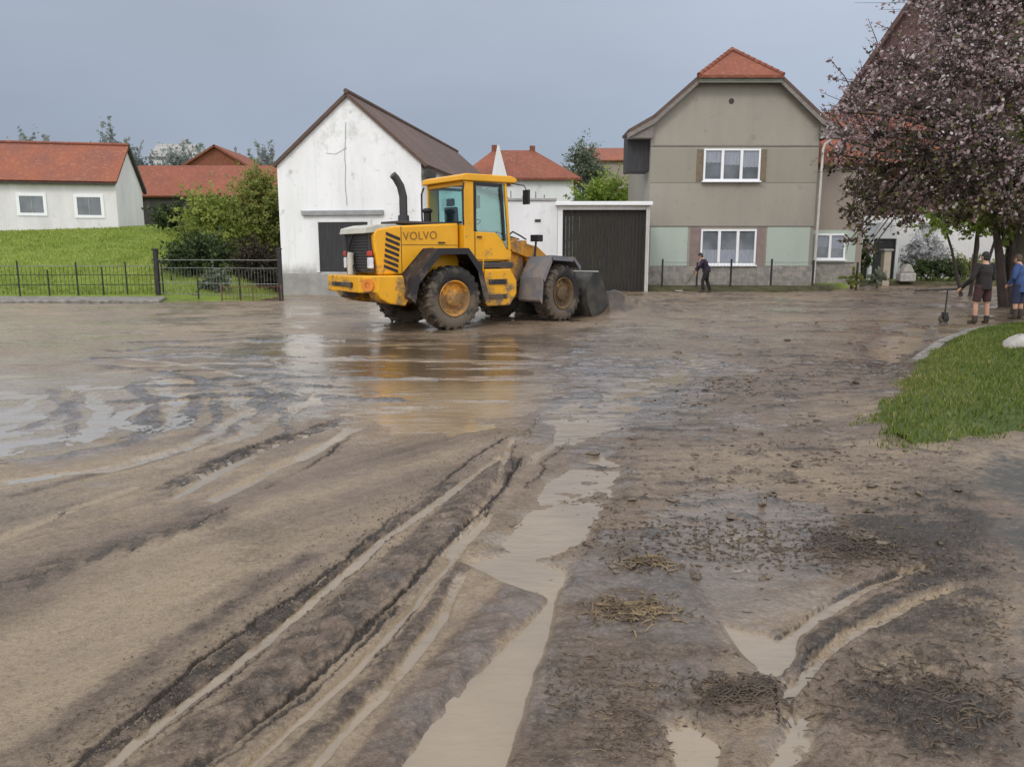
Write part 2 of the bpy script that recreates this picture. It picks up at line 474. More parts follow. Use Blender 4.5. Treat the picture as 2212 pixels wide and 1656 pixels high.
# ================================================================== SETTING: ground
def mud_limit(x):                         # how far back the flooded street reaches
    return np.interp(x, [-60, -12.6, -12.4, -9.6, -9.4, -3.5, -3, 6.4, 6.6, 14, 20, 60], [26.9, 26.9, 28.8, 28.4, 33.5, 32.5, 36.2, 36.2, 35.0, 35.4, 43, 45])
def base_h(x, y):                         # lie of the land
    edge = -10.2 + 0.17 * (y - 32)
    garden = sstep(0, 2.5, edge - x)
    rise = np.interp(y, [29.6, 30.4, 33, 40, 46.5, 60, 90, 400], [0.0, 0.18, 0.7, 2.15, 3.38, 4.0, 5.0, 5.0])
    verge = 0.22 * sstep(34.8, 36.5, y)
    return garden * rise + (1 - garden) * verge

tan_patch_right = None
GRASS_POLY = W((2212, 706), (2160, 711), (2100, 722), (2040, 748), (1985, 790), (1942, 845), (1908, 900), (1888, 938), (1900, 962), (1960, 977), (2060, 970), (2212, 948)) + [(8.5, 6.2), (13, 9), (16, 14), (15, 17.6)]

ny, nx = 1060, 1320
ys = np.concatenate([np.geomspace(1.3, 13, 760), np.linspace(13, 47, ny - 760 + 1)[1:]])
ts = np.linspace(-1, 1, nx)
XX = ts[None, :] * (0.80 * ys[:, None] + 2.6)
YY = np.repeat(ys[:, None], nx, 1)
X, Y = XX.ravel(), YY.ravel()
wxn = 0.5 * fbm(X, Y, 1.3, 4, 31); wyn = 0.5 * fbm(X, Y, 1.3, 4, 57)
fine = fbm(X, Y, 9.0, 4, 3)
micro = fbm(X, Y, 38.0, 3, 91)
grit = fbm(X, Y, 85.0, 2, 191)
def warp(a): return X + wxn * a + 0.03 * fine * min(1, a * 4), Y + wyn * a + 0.02 * micro * min(1, a * 4)
Z = 0.008 + 0.011 * fbm(X, Y, 0.35, 3, 5) + 0.006 * fbm(X, Y, 2.2, 4, 8) + 0.004 * fine + 0.003 * micro + 0.0012 * grit
silt = 0.36 + 0.30 * fbm(X, Y, 0.5, 4, 12) + 0.16 * fbm(X, Y, 3.0, 4, 13)
fleck = np.maximum(0, fbm(X * .6, Y * 1.5, 5.5, 4, 203) - .12)
dark = 0.06 + 0.30 * np.maximum(0, fbm(X, Y, 1.1, 5, 21)) + 0.10 * fine + (0.25 + .7 * sstep(6, 10, Y)) * fleck * sstep(.1, .5, fbm(X, Y, .45, 3, 204) + .35)
wet = 0.50 + 0.45 * fbm(X, Y, 0.7, 4, 40)
asph = np.zeros_like(X); grey = np.zeros_like(X)

# direction of travel streaks: mud dragged along the loader's tracks
tdx, tdy = 0.62, 0.785
al = X * tdx + Y * tdy; ac = X * tdy - Y * tdx + 0.12 * wxn
streak = fbm(ac * 3.0, al * 0.25, 1.0, 5, 77); streak2 = fbm(ac * 14, al * 0.7, 1.0, 4, 78)
left_zone = sstep(0.6, -0.6, X + 0.10 * Y - 0.5)
Z += (0.007 * streak + 0.004 * streak2) * sstep(13, 7, Y) * (.35 + .65 * left_zone)
silt += (0.50 * streak + 0.28 * streak2) * left_zone * sstep(13, 8, Y) + 0.16 * left_zone
dark += np.maximum(0, .35 * streak2 - .3 * streak - .02) * left_zone * sstep(14, 8, Y)

def pool(px, depth=0.06, edge=0.35, wp=0.35, s_=0.3, w_=0.3, bars=0.0):
    global Z, silt, wet, dark
    x2, y2 = warp(wp)
    d = sdist(x2, y2, W(*px))
    m = sstep(-edge * 0.55, edge * 0.45, d)
    bar = bars * np.maximum(0, fbm(X * .30, Y * 1.1, 2.0, 5, 301) - .02) if bars else 0
    Z = Z * (1 - 0.5 * m) - .42 * depth * m + bar * m * .06
    silt = silt + s_ * m; wet = wet + w_ * sstep(-edge * 1.5, 0, d); dark = dark * (1 - 0.6 * m) + .18 * sstep(-edge * .9, -edge * .2, d) * (1 - m)
def near(pts, pad):
    xs_, ys_ = [q[0] for q in pts], [q[1] for q in pts]
    return (X > min(xs_) - pad) & (X < max(xs_) + pad) & (Y > min(ys_) - pad) & (Y < max(ys_) + pad)
def endfade(k, x, y, pts, l):
    return sstep(0, l, np.minimum(np.hypot(x - pts[0][0], y - pts[0][1]), np.hypot(x - pts[-1][0], y - pts[-1][1])))
def band(px, w0, w1, dz=0., st=0., dk=0., wt=0., wp=.06, sharp=.3, tex=0., var=.35):
    """a strip of its own mud along a path, w0..w1 half widths from the near to the far end"""
    global Z, silt, dark, wet
    pts = W(*px); k = near(pts, max(w0, w1) * 3 + .2)
    x, y = X[k] + wxn[k] * wp + .012 * fine[k], Y[k] + wyn[k] * wp + .012 * micro[k]
    d = pdist(x, y, pts)
    L0 = np.hypot(x - pts[0][0], y - pts[0][1]); L1 = np.hypot(x - pts[-1][0], y - pts[-1][1])
    w_ = w0 + (w1 - w0) * L0 / (L0 + L1 + 1e-6)
    w_ = w_ * (1 + var * fbm(x, y, 2.6, 4, 121))
    q = sstep(w_ * (1 + sharp), w_ * (1 - sharp), d) * endfade(k, x, y, pts, w_ * 2.5)
    Z[k] += dz * q + tex * q * (.6 * fine[k] + .5 * micro[k] + .25 * grit[k])
    silt[k] += st * q; wet[k] += wt * q
    dark[k] += dk * q * (.85 + .9 * fine[k] + .8 * micro[k] + .4 * grit[k]) if dk > 0 else dk * q
def lugs(px, half, pitch=.17, amp=.007, dk=.16):
    """the broken print of slanting tyre lugs along a track"""
    global Z, dark
    pts = W(*px); k = near(pts, half * 2); x, y = X[k] + .02 * fine[k], Y[k] + .02 * micro[k]
    best = np.full(x.shape, 1e9); s_ = np.zeros_like(x); lat = np.zeros_like(x); acc = 0.
    for (ax, ay), (bx, by) in zip(pts[:-1], pts[1:]):
        ex, ey = bx - ax, by - ay; L = math.hypot(ex, ey)
        t = np.clip(((x - ax) * ex + (y - ay) * ey) / L ** 2, 0, 1)
        d = np.hypot(x - ax - t * ex, y - ay - t * ey); m = d < best
        best[m] = d[m]; s_[m] = acc + t[m] * L; lat[m] = (((x - ax) * ey - (y - ay) * ex) / L)[m]; acc += L
    ph = np.sin(2 * np.pi * (s_ + 1.1 * np.abs(lat)) / pitch + 1.5 * fbm(x, y, 2.5, 3, 401))
    q = sstep(half, half * .7, best) * endfade(k, x, y, pts, half * 2) * np.clip(.55 + 1.3 * fbm(x, y, 1.3, 3, 402), 0, 1)
    sq = np.tanh(ph * 2.2)
    Z[k] += amp * sq * q; dark[k] -= dk * sq * q
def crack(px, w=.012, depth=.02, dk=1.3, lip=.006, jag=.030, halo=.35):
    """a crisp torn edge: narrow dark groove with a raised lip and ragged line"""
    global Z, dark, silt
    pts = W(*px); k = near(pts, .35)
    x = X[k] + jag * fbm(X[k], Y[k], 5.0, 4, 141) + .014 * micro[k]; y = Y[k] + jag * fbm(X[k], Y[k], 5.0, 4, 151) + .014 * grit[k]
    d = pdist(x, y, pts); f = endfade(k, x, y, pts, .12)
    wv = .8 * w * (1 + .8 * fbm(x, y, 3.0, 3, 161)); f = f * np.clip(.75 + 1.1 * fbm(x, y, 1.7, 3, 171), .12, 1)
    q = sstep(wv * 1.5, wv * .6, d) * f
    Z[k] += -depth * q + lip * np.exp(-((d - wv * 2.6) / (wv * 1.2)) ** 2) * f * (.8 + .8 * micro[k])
    dark[k] += dk * q + .7 * halo * np.exp(-(d / (wv * 5)) ** 2) * f * (.8 + .9 * fine[k])  # groove's shade and its darker wet mud both painted into the tone
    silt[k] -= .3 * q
def rut(px, width, depth, berm=0.0, dk=0.0, st=0.0, wp=0.12, bw=1.6, flat=False):
    global Z, silt, dark, wet
    pts = W(*px)
    k = near(pts, width * 5 + 0.3)
    x2, y2 = warp(wp)
    d = pdist(x2[k], y2[k], pts)
    fade = endfade(k, x2[k], y2[k], pts, width * 3)
    q = np.exp(-(d / width) ** (6 if flat else 3)) * fade
    Z[k] -= .5 * depth * q
    if berm: Z[k] += .5 * berm * np.exp(-((d - width * bw) / (width * 0.55)) ** 2) * fade * (0.65 + 0.5 * fine[k] + 0.8 * micro[k])
    dark[k] += dk * q * (.8 + .5 * fine[k] + .4 * micro[k]); silt[k] += st * q; wet[k] += 0.25 * q

# standing water and silt sheets
gq = sstep(-1.6, 1.0, sdist(*warp(.8), W((-600, 800), (40, 790), (170, 830), (180, 960), (30, 1020), (-600, 1040))))
gr2 = sstep(-.6, .6, sdist(*warp(.5), W((1880, 790), (1905, 710), (2000, 700), (2020, 745), (1985, 800), (1930, 830))))
grey += .7 * gr2; wet += .6 * gr2  # pale sky reflection of the right puddle painted in as grey
grey += .85 * gq * sstep(-.5, .25, fbm(X * .4, Y * 1.1, 1.4, 4, 311)); wet += .55 * gq; dark *= 1 - .5 * gq; Z -= gq * (.018 + .012 * fbm(X * .4, Y * 1.2, 1.8, 4, 312))  # left puddle: greyer silt that also carries a painted sky reflection
pool([(735, 745), (900, 735), (1120, 735), (1150, 790), (1160, 850), (1100, 905), (960, 915), (850, 925), (770, 905), (745, 870), (760, 810)], 0.070, 1.1, 1.1, 0.1, bars=1.2)
pool([(600, 735), (740, 735), (745, 850), (660, 870), (600, 800)], 0.065, 0.9, 0.9, bars=1.6)
pool([(1190, 900), (1330, 840), (1500, 775), (1540, 785), (1420, 870), (1340, 925), (1230, 960)], 0.06, 0.5, 0.5, 0.4, bars=1.0)
pool([(1080, 1180), (1180, 1040), (1300, 980), (1350, 1000), (1330, 1080), (1270, 1170), (1200, 1205), (1120, 1215)], 0.06, 0.2, 0.18, 0.1, bars=.35)
pool([(850, 1670), (960, 1510), (1080, 1410), (1160, 1330), (1205, 1275), (1195, 1370), (1150, 1480), (1110, 1600), (1085, 1670)], 0.06, 0.05, 0.06, 0.5)
pool([(1000, 1215), (1110, 1195), (1235, 1235), (1240, 1265), (1190, 1290), (1080, 1255)], 0.05, 0.07, 0.08, 0.5)
pool([(1890, 770), (1915, 715), (1990, 705), (2010, 745), (1975, 790), (1930, 810)], 0.07, 0.4, 0.4, 0.1)
pool([(1560, 1345), (1610, 1360), (1720, 1390), (1730, 1440), (1640, 1450), (1600, 1410)], 0.05, 0.05, 0.06, 0.5)
pool([(1420, 1560), (1490, 1560), (1560, 1610), (1540, 1690), (1460, 1690)], 0.05, 0.06, 0.07, 0.5)
pool([(1730, 1520), (1790, 1540), (1770, 1620), (1700, 1690), (1640, 1690), (1690, 1600)], 0.05, 0.06, 0.07, 0.4)
pool([(1850, 1440), (1960, 1410), (2050, 1450), (2010, 1500), (1900, 1490)], 0.045, 0.06, 0.08, 0.4)
pool([(1480, 1500), (1560, 1440), (1640, 1430), (1600, 1490)], 0.012, 0.2, 0.1, -0.1)
pool([(1500, 1120), (1620, 1080), (1740, 1110), (1720, 1200), (1640, 1290), (1560, 1310), (1510, 1230)], 0.03, 0.3, 0.25, -0.25, 0.7)
pool([(-300, 1700), (-100, 1420), (200, 1240), (420, 1140), (520, 1180), (420, 1330), (250, 1480), (60, 1640)], 0.008, 0.5, 0.3, 0.30, 0.2)

# the fresh loader track through the foreground: brown dragged mud between strips of pale silt water
A_ = [(90, 1720), (230, 1600), (420, 1440), (560, 1340), (680, 1265), (800, 1160), (930, 1060), (1060, 965), (1110, 942)]
S1 = [(140, 1745), (260, 1640), (430, 1495), (640, 1330), (830, 1165), (960, 1075), (1085, 985)]
C_ = [(370, 1700), (600, 1532), (755, 1402), (855, 1302), (965, 1182), (1085, 1062), (1130, 985)]
band([(20, 1660), (180, 1540), (380, 1390), (560, 1275), (700, 1190)], .06, .05, .004, -.55, .35, .1, sharp=.9)
band([(120, 1735), (245, 1625), (425, 1470), (600, 1338), (740, 1240), (870, 1130), (1000, 1035)], .055, .07, -.004, -.5, .62, .1, tex=.010, sharp=.25)
band([(300, 1700), (480, 1560), (690, 1385), (850, 1235), (1000, 1110), (1100, 990)], .115, .15, .016, -.42, .42, .15, tex=.010, sharp=.25)
band(S1, .030, .045, -.030, .9, -.6, .3, wp=.05, sharp=.25)
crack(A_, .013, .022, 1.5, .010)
lugs([(120, 1735), (245, 1625), (425, 1470), (600, 1338), (740, 1240), (870, 1130), (1000, 1035)], .07)
lugs([(300, 1700), (480, 1560), (690, 1385), (850, 1235), (1000, 1110), (1100, 990)], .14, .19, .008)
lugs([(760, 1720), (880, 1560), (1000, 1430), (1100, 1320), (1160, 1255)], .11, .18, .005, .12)
lugs([(330, 1068), (450, 1012), (560, 967), (660, 937), (748, 905)], .12, .2, .008)
lugs([(-40, 1300), (150, 1210), (330, 1160), (520, 1090)], .16, .2, .006, .14)
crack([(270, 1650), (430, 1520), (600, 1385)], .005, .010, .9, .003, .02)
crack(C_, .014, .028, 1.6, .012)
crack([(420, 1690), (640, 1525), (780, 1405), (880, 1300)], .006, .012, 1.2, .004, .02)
band([(560, 1700), (700, 1580), (850, 1430), (960, 1290), (1010, 1220)], .05, .05, .004, -.4, .5, .1, tex=.008)
band([(480, 1720), (640, 1560), (770, 1440), (880, 1330), (980, 1210), (1060, 1110)], .022, .030, -.026, .9, -.6, .3, wp=.05, sharp=.25)
band([(620, 1720), (760, 1560), (890, 1420), (960, 1335), (1000, 1240)], .026, .040, -.026, .9, -.6, .3, wp=.06, sharp=.25)
band([(760, 1720), (880, 1560), (1000, 1430), (1100, 1320), (1160, 1255)], .09, .12, .008, -.75, .30, .35, tex=.005, sharp=.3)
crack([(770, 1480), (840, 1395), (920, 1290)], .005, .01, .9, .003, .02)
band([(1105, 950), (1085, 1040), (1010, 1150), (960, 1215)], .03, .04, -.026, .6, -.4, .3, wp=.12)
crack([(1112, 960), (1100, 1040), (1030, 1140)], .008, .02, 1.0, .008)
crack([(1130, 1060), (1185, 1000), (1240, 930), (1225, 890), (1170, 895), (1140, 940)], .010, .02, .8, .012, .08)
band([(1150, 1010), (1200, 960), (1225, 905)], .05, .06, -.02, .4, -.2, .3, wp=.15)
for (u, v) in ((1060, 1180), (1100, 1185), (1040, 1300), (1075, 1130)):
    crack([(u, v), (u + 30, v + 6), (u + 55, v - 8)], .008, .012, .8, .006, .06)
# older double track on the left
band([(330, 1068), (450, 1012), (560, 967), (660, 937), (748, 905)], .09, .10, -.012, -.2, .55, .1, tex=.008)
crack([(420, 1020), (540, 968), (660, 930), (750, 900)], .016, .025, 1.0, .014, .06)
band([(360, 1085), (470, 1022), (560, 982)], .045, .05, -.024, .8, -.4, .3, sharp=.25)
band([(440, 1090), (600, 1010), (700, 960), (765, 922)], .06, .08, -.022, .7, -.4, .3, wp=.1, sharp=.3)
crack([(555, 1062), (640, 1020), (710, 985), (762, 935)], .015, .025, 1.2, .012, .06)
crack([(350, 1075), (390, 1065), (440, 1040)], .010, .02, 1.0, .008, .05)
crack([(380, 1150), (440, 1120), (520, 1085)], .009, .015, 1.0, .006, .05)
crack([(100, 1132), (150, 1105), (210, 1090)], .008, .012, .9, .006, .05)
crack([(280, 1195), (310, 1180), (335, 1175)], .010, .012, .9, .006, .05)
band([(-20, 1085), (150, 1040), (300, 1000), (420, 965)], .06, .06, -.006, -.3, .4, .1, wp=.25, sharp=.8)
band([(-40, 1300), (150, 1210), (330, 1160), (520, 1090)], .14, .10, -.004, -.5, .38, .1, wp=.3, sharp=.9)
band([(-40, 1180), (120, 1110), (300, 1050)], .05, .05, -.010, .4, -.3, .2, wp=.2, sharp=.6)
# turning marks: many thin curved tyre prints left of the middle
for kk, (c0, w_, dk_, st_) in enumerate((((300, 845), .09, .75, -.3), ((352, 835), .10, -.3, .6), ((440, 840), .08, .6, -.2), ((505, 850), .08, -.3, .6), ((190, 850), .10, -.3, .5), ((130, 860), .08, .5, -.2), ((575, 860), .06, .55, -.2))):
    u, v = c0
    band([(u - 25, v - 22), (u + 10, v + 5), (u + 35, v + 38), (u + 28, v + 75), (u - 30, v + 105)], w_, w_ * .8, -.014 if st_ > 0 else .010, st_, dk_, .2, wp=.35, sharp=.4, tex=.008)
band([(265, 880), (275, 912), (330, 930), (395, 918), (402, 890)], .10, .10, -.012, -.2, .8, .1, wp=.2, tex=.01)
for kk in range(15):
    v0 = 722 + kk * 10.5 + 4 * math.sin(kk * 2.1)
    u0 = 150 + 45 * ((kk * 7) % 5); L_ = 170 + 60 * ((kk * 3) % 4)
    band([(u0, v0 + 6), (u0 + L_ * .4, v0 + 4), (u0 + L_ * .8, v0 - 3), (u0 + L_ * 1.2, v0 + 2)], .07 + .02 * (kk % 3), .09, .020 if kk % 2 else -.016, -.25 if kk % 2 else .45, .8 if kk % 2 else -.2, .1, wp=.7, sharp=.5, tex=.012)
    band([(u0 + 330, v0 + 2), (u0 + 330 + L_ * .5, v0 - 2), (u0 + 330 + L_, v0 + 3)], .06, .07, .015, -.2, .6, .1, wp=.7, sharp=.5, tex=.012)
for (pl, w_, dk_, st_) in (([(-30, 1005), (150, 985), (300, 950), (400, 905), (432, 850)], .09, .5, -.3), ([(-30, 965), (120, 950), (250, 910), (330, 865)], .09, -.3, .5), ([(-20, 1050), (200, 1018), (380, 972), (540, 890)], .08, -.3, .45), ([(30, 930), (110, 905), (170, 870), (185, 835)], .08, .5, -.2), ([(-30, 900), (50, 885), (110, 850)], .08, -.3, .5), ([(420, 960), (520, 915), (600, 868), (640, 830)], .08, .5, -.2), ([(400, 985), (530, 935), (640, 880), (700, 840)], .07, -.3, .45), ([(200, 790), (330, 800), (480, 835), (600, 885)], .08, .45, -.2), ([(260, 775), (420, 790), (560, 825), (680, 870)], .07, -.3, .5)):
    band(pl, w_, w_, -.014 if st_ > 0 else .010, st_, dk_, .25, wp=.3, sharp=.45, tex=.008)
# narrow cart track on the right
band([(1700, 1580), (1690, 1480), (1660, 1420)], .022, .03, -.02, .3, .2, .2, sharp=.3)
band([(1640, 1455), (1710, 1378), (1800, 1315), (1890, 1265), (2010, 1222)], .030, .032, -.028, .8, -.5, .3, wp=.04, sharp=.25)
band([(1700, 1470), (1760, 1395), (1850, 1330), (1960, 1280), (2080, 1225)], .040, .040, .010, -.5, .45, .1, wp=.04, tex=.006)
band([(1690, 1510), (1760, 1440), (1860, 1362), (1960, 1312), (2060, 1272)], .028, .034, -.028, .8, -.5, .3, wp=.06, sharp=.25)
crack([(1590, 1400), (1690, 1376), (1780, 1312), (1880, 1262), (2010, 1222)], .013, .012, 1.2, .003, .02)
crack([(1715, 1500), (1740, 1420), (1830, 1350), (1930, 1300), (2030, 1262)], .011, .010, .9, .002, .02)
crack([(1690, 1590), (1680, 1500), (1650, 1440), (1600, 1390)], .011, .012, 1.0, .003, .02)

# rippled, lumpy wash over the right half
rip_zone = sstep(0.0, 1.0, X - 0.02 * Y + 0.25 * fbm(X, Y, 1, 2, 5)) * sstep(19, 12, Y) * sstep(3.3, 4.6, Y)
rp = np.sin((Y + 0.25 * fbm(X, Y, 1.6, 3, 66)) * 30 + 5 * fbm(X, Y, 1.1, 3, 14)) * np.maximum(0, 0.4 + 1.0 * fbm(X, Y, 1.5, 3, 15))
big_l = fbm(X, Y, .7, 3, 219)
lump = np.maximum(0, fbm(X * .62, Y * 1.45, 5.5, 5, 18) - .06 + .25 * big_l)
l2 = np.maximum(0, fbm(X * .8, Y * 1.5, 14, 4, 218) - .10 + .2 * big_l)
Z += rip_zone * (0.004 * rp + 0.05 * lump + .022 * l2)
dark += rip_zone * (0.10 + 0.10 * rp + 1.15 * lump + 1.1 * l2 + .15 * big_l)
silt += rip_zone * (-0.28 + .9 * np.maximum(0, -big_l - .05))
# striped mud right of the tan pool
d1 = sdist(*warp(0.08), W((1110, 1670), (1160, 1480), (1210, 1340), (1230, 1260), (1300, 1150), (1420, 1150), (1500, 1250), (1560, 1400), (1500, 1480), (1440, 1560), (1400, 1670)))
m1 = sstep(-0.06, 0.06, d1)
st1 = np.sin(Y * 100 + 7 * fbm(X, Y, 2.2, 3, 4) + X * 6) * np.maximum(0, 0.45 + 1.2 * fbm(X, Y, 3, 3, 207))
Z += m1 * (0.012 + 0.0018 * st1 + 0.004 * fine + .003 * micro)
dark += (0.36 + .10 * st1 + .28 * fine + .2 * micro) * m1; silt -= 0.5 * m1; wet += .25 * m1
# leaf litter and washed soil over the right foreground
d2 = sdist(*warp(0.25), W((1760, 1190), (1840, 1165), (1980, 1060), (2120, 1040), (2160, 1250), (2170, 1450), (2160, 1670), (1800, 1670), (1780, 1500), (1850, 1380), (1960, 1300), (1850, 1230)))
m2 = sstep(-0.25, 0.15, d2)
lit = fbm(X * .8, Y * 1.2, 7, 5, 29); lit2 = fbm(X, Y, 1.6, 4, 229)
Z += m2 * (0.008 + 0.016 * np.abs(fine) + 0.012 * micro)
dark += m2 * (0.30 + 0.9 * np.maximum(-.1, lit) + .5 * lit2 + .25 * micro); silt += (.25 * lit2 - .15) * m2
for (u, v, r_, dk_, hh) in ((1860, 1195, 0.16, 1.1, .02), (1600, 1500, 0.12, 1.0, .025), (1540, 1540, .1, .7, .012), (1960, 1530, .22, .8, .015), (1370, 1330, .12, .7, .012), (1405, 1225, .1, .6, .01), (2060, 1560, .2, .8, .015), (1760, 1230, .14, .5, .01)):
    g = gz(u, v); x2, y2 = warp(0.25)
    q = np.exp(-(((x2 - g.x) / r_) ** 2 + ((y2 - g.y) / (r_ * .8)) ** 2))
    dark += dk_ * q * (.8 + .8 * fine + .8 * micro); Z += hh * q * (0.6 + 0.8 * np.abs(fine)); silt -= .4 * q
# mud shoved up ahead of the bucket and along the far kerb
for (x0, y0, sx, sy, hh) in ((2.9, 21.6, 0.8, 0.7, 0.55), (3.8, 22.6, 1.0, 0.7, 0.42), (2.2, 22.2, 1.0, 0.6, 0.4), (5.2, 23.5, 1.4, .8, .2), (7.5, 30.5, 2.2, 1.0, 0.16), (12, 31.5, 3.5, 1, .12), (5.0, 27, 1.5, 1, .18)):
    q = np.exp(-((X - x0) / sx) ** 2 - ((Y - y0) / sy) ** 2)
    Z += hh * q * (0.75 + 0.5 * fbm(X, Y, 2.5, 4, 70)); dark += 0.30 * q * (.8 + .8 * fine); wet -= .4 * q
far = sstep(13, 18, Y)
flk = np.maximum(0, fbm(X * .55, Y, 2.6, 5, 284) - .08)
Z += far * (0.04 * fbm(X * .5, Y, 1.2, 4, 84) + .10 * flk * sstep(-2, 3, X))
silt += far * (.22 * fbm(X * .25, Y, .9, 4, 285) + .05)
dark += far * (-0.03 + 1.1 * flk * sstep(-6, 3, X) + 0.5 * np.maximum(0, fbm(X * .35, Y, 1.3, 4, 85))) * sstep(-4, 3, X)
# wet asphalt shows through along the right edge
d3 = sdist(*warp(0.3), W((2260, 955), (2120, 985), (2085, 1010), (2130, 1120), (2160, 1250), (2190, 1400), (2170, 1500), (2195, 1700)) + [(3.5, 2), (6, 2), (7, 6)])
m3 = sstep(-0.25, 0.3, d3)
asph = m3 * (0.55 + 0.5 * fbm(X, Y, 1.6, 4, 44)); Z = Z * (1 - 0.5 * m3) + 0.008 * m3; dark *= 1 - .5 * m3; wet -= .8 * m3
bright_r = sdist(*warp(0.3), W((1990, 985), (2090, 985), (2130, 1120), (2060, 1050)))
mask = sstep(-0.35, 0.35, mud_limit(X) - Y + 0.3 * fbm(X, Y, .8, 3, 2))
gd = sdist(X, Y, GRASS_POLY)
Z += 0.05 * sstep(-0.6, 0.1, gd)
Z = Z * mask - 0.6 * (1 - mask)
idx = np.arange(ny * nx).reshape(ny, nx)
F_ = np.stack([idx[:-1, :-1], idx[:-1, 1:], idx[1:, 1:], idx[1:, :-1]], -1).reshape(-1, 4)

k = NT('flood mud')
co = k.coord()
s_a, d_a, w_a, a_a = k.attr('silt'), k.attr('dark'), k.attr('wet'), k.attr('asph')
n1 = k.noise(co, 5, 7, 0.65); n2 = k.noise(co, 38, 5, 0.6)
sf = k.rng(k.math('ADD', s_a, k.rng(n1, 0, 1, -0.35, 0.35)), 0.1, 0.95)
c = k.mix(sf, (0.168, 0.117, 0.087), (0.335, 0.252, 0.162))
n3 = k.noise(co, 13, 8, 0.72); n4 = k.noise(k.coord((1, 1.6, 1)), 60, 6, 0.68); n5 = k.noise(k.coord((1, 1.4, 1)), 170, 4, 0.65)
c = k.mix(k.attr('grey'), c, k.mix(k.rng(n3, .4, .6), (0.30, 0.285, 0.255), (0.36, 0.345, 0.315)))  # grey silt tint, sky reflection painted into the mud colour
c = k.mix(k.rng(n3, 0.54, 0.70, 0, 0.45), c, (0.10, 0.073, 0.053))
c = k.mix(k.rng(n3, 0.46, 0.32, 0, 0.45), c, (0.34, 0.27, 0.19))
df = k.rng(k.math('ADD', d_a, k.rng(n2, 0.25, 0.75, -0.26, 0.26)), 0.05, 1.0)
c = k.mix(k.rng(df, 0.0, 0.62), c, (0.092, 0.062, 0.040))
c = k.mix(k.rng(df, 0.5, 1.0), c, (0.028, 0.018, 0.011))
c = k.mix(k.rng(n4, 0.55, 0.67, 0, 0.6), c, (0.066, 0.046, 0.030))
c = k.mix(k.rng(n4, 0.44, 0.32, 0, 0.4), c, (0.36, 0.295, 0.22))
c = k.mix(k.rng(n5, 0.58, 0.66, 0, 0.6), c, (0.045, 0.033, 0.023))
c = k.mix(k.rng(n5, 0.39, 0.32, 0, 0.5), c, (0.44, 0.38, 0.30))
c = k.mix(k.rng(k.math('ADD', a_a, k.rng(n3, .3, .7, -.35, .35)), 0.3, 0.75), c, k.mix(k.rng(n4, .4, .6), (0.042, 0.040, 0.037), (0.085, 0.078, 0.066)))
k.l(c, k.b.inputs['Base Color'])
wf = k.math('ADD', w_a, k.rng(n3, 0.2, 0.8, -0.40, 0.40))
k.l(k.rng(wf, 0.05, 0.85, 0.56, 0.14), k.b.inputs['Roughness'])
k.val('Specular IOR Level', 0.55)
b1 = k.bump(n3, 0.5, 0.022)
b2 = k.bump(n2, 0.6, 0.016, b1)
b3 = k.bump(n4, 0.7, 0.012, b2)
k.l(k.bump(n5, 0.5, 0.004, b3), k.b.inputs['Normal'])
# a film of water lies on the wetter, smoother parts
film = k.math('ADD', k.math('ADD', w_a, k.attr('nofilm')), k.rng(k.noise(k.coord((.8, 1.5, 1)), 2.4, 6, .62), 0.25, 0.75, -0.5, 0.5))
k.l(k.rng(film, 0.45, 0.75, 0.0, 1.0), k.b.inputs['Coat Weight'])
k.val('Coat Roughness', 0.13); k.val('Coat IOR', 1.36)
k.l(k.bump(n3, 0.30, 0.012), k.b.inputs['Coat Normal'])
mud = quads('muddy_street', np.stack([X, Y, Z], 1), F_, k.m, {'silt': silt, 'dark': dark, 'wet': wet, 'asph': asph, 'grey': grey, 'nofilm': -.40 * sstep(8.5, 5.0, Y) - .22 * m2 - .8 * np.exp(-((X - 3.2) / 1.6) ** 2 - ((Y - 22.2) / 1.2) ** 2)}, smooth=True)
tag(mud, 'flooded street under wet brown mud with tyre ruts', kind='structure')

def mud_z(x, y):                          # height of the mud under a point
    i = int(np.argmin(np.abs(ys - y))); j = int(np.argmin(np.abs(XX[i] - x)))
    return float(Z[i * nx + j])

# muddy standing water: one level sheet, the hollows of the street hold it
k = NT('muddy water')
co = k.coord()
wc1 = k.mix(k.rng(k.noise(co, 1.2, 6), 0.35, 0.65), (0.285, 0.218, 0.145), (0.22, 0.170, 0.118))
wc1 = k.mix(k.attr('grey'), wc1, (0.30, 0.30, 0.285))  # greyer silt water, with the sky's reflection put into its colour
wc1 = k.mix(k.attr('clear'), wc1, (0.105, 0.074, 0.046))
k.l(wc1, k.b.inputs['Base Color'])
k.l(k.rng(k.noise(co, 0.8, 3), 0.36, 0.62, 0.04, 0.20), k.b.inputs['Roughness']); k.val('Specular IOR Level', 0.95)
wv1 = k.bump(k.noise(k.coord((1, 2.2, 1)), 3.0, 4), 0.20, 0.05)
k.l(k.bump(k.noise(k.coord((1, 2.0, 1)), 16.0, 4), 0.08, 0.02, wv1), k.b.inputs['Normal'])
gx, gy = np.meshgrid(np.linspace(-40, 40, 321), np.linspace(0.5, 26, 103))
gi = np.arange(gx.size).reshape(gx.shape)
gf = np.stack([gi[:-1, :-1], gi[:-1, 1:], gi[1:, 1:], gi[1:, :-1]], -1).reshape(-1, 4)
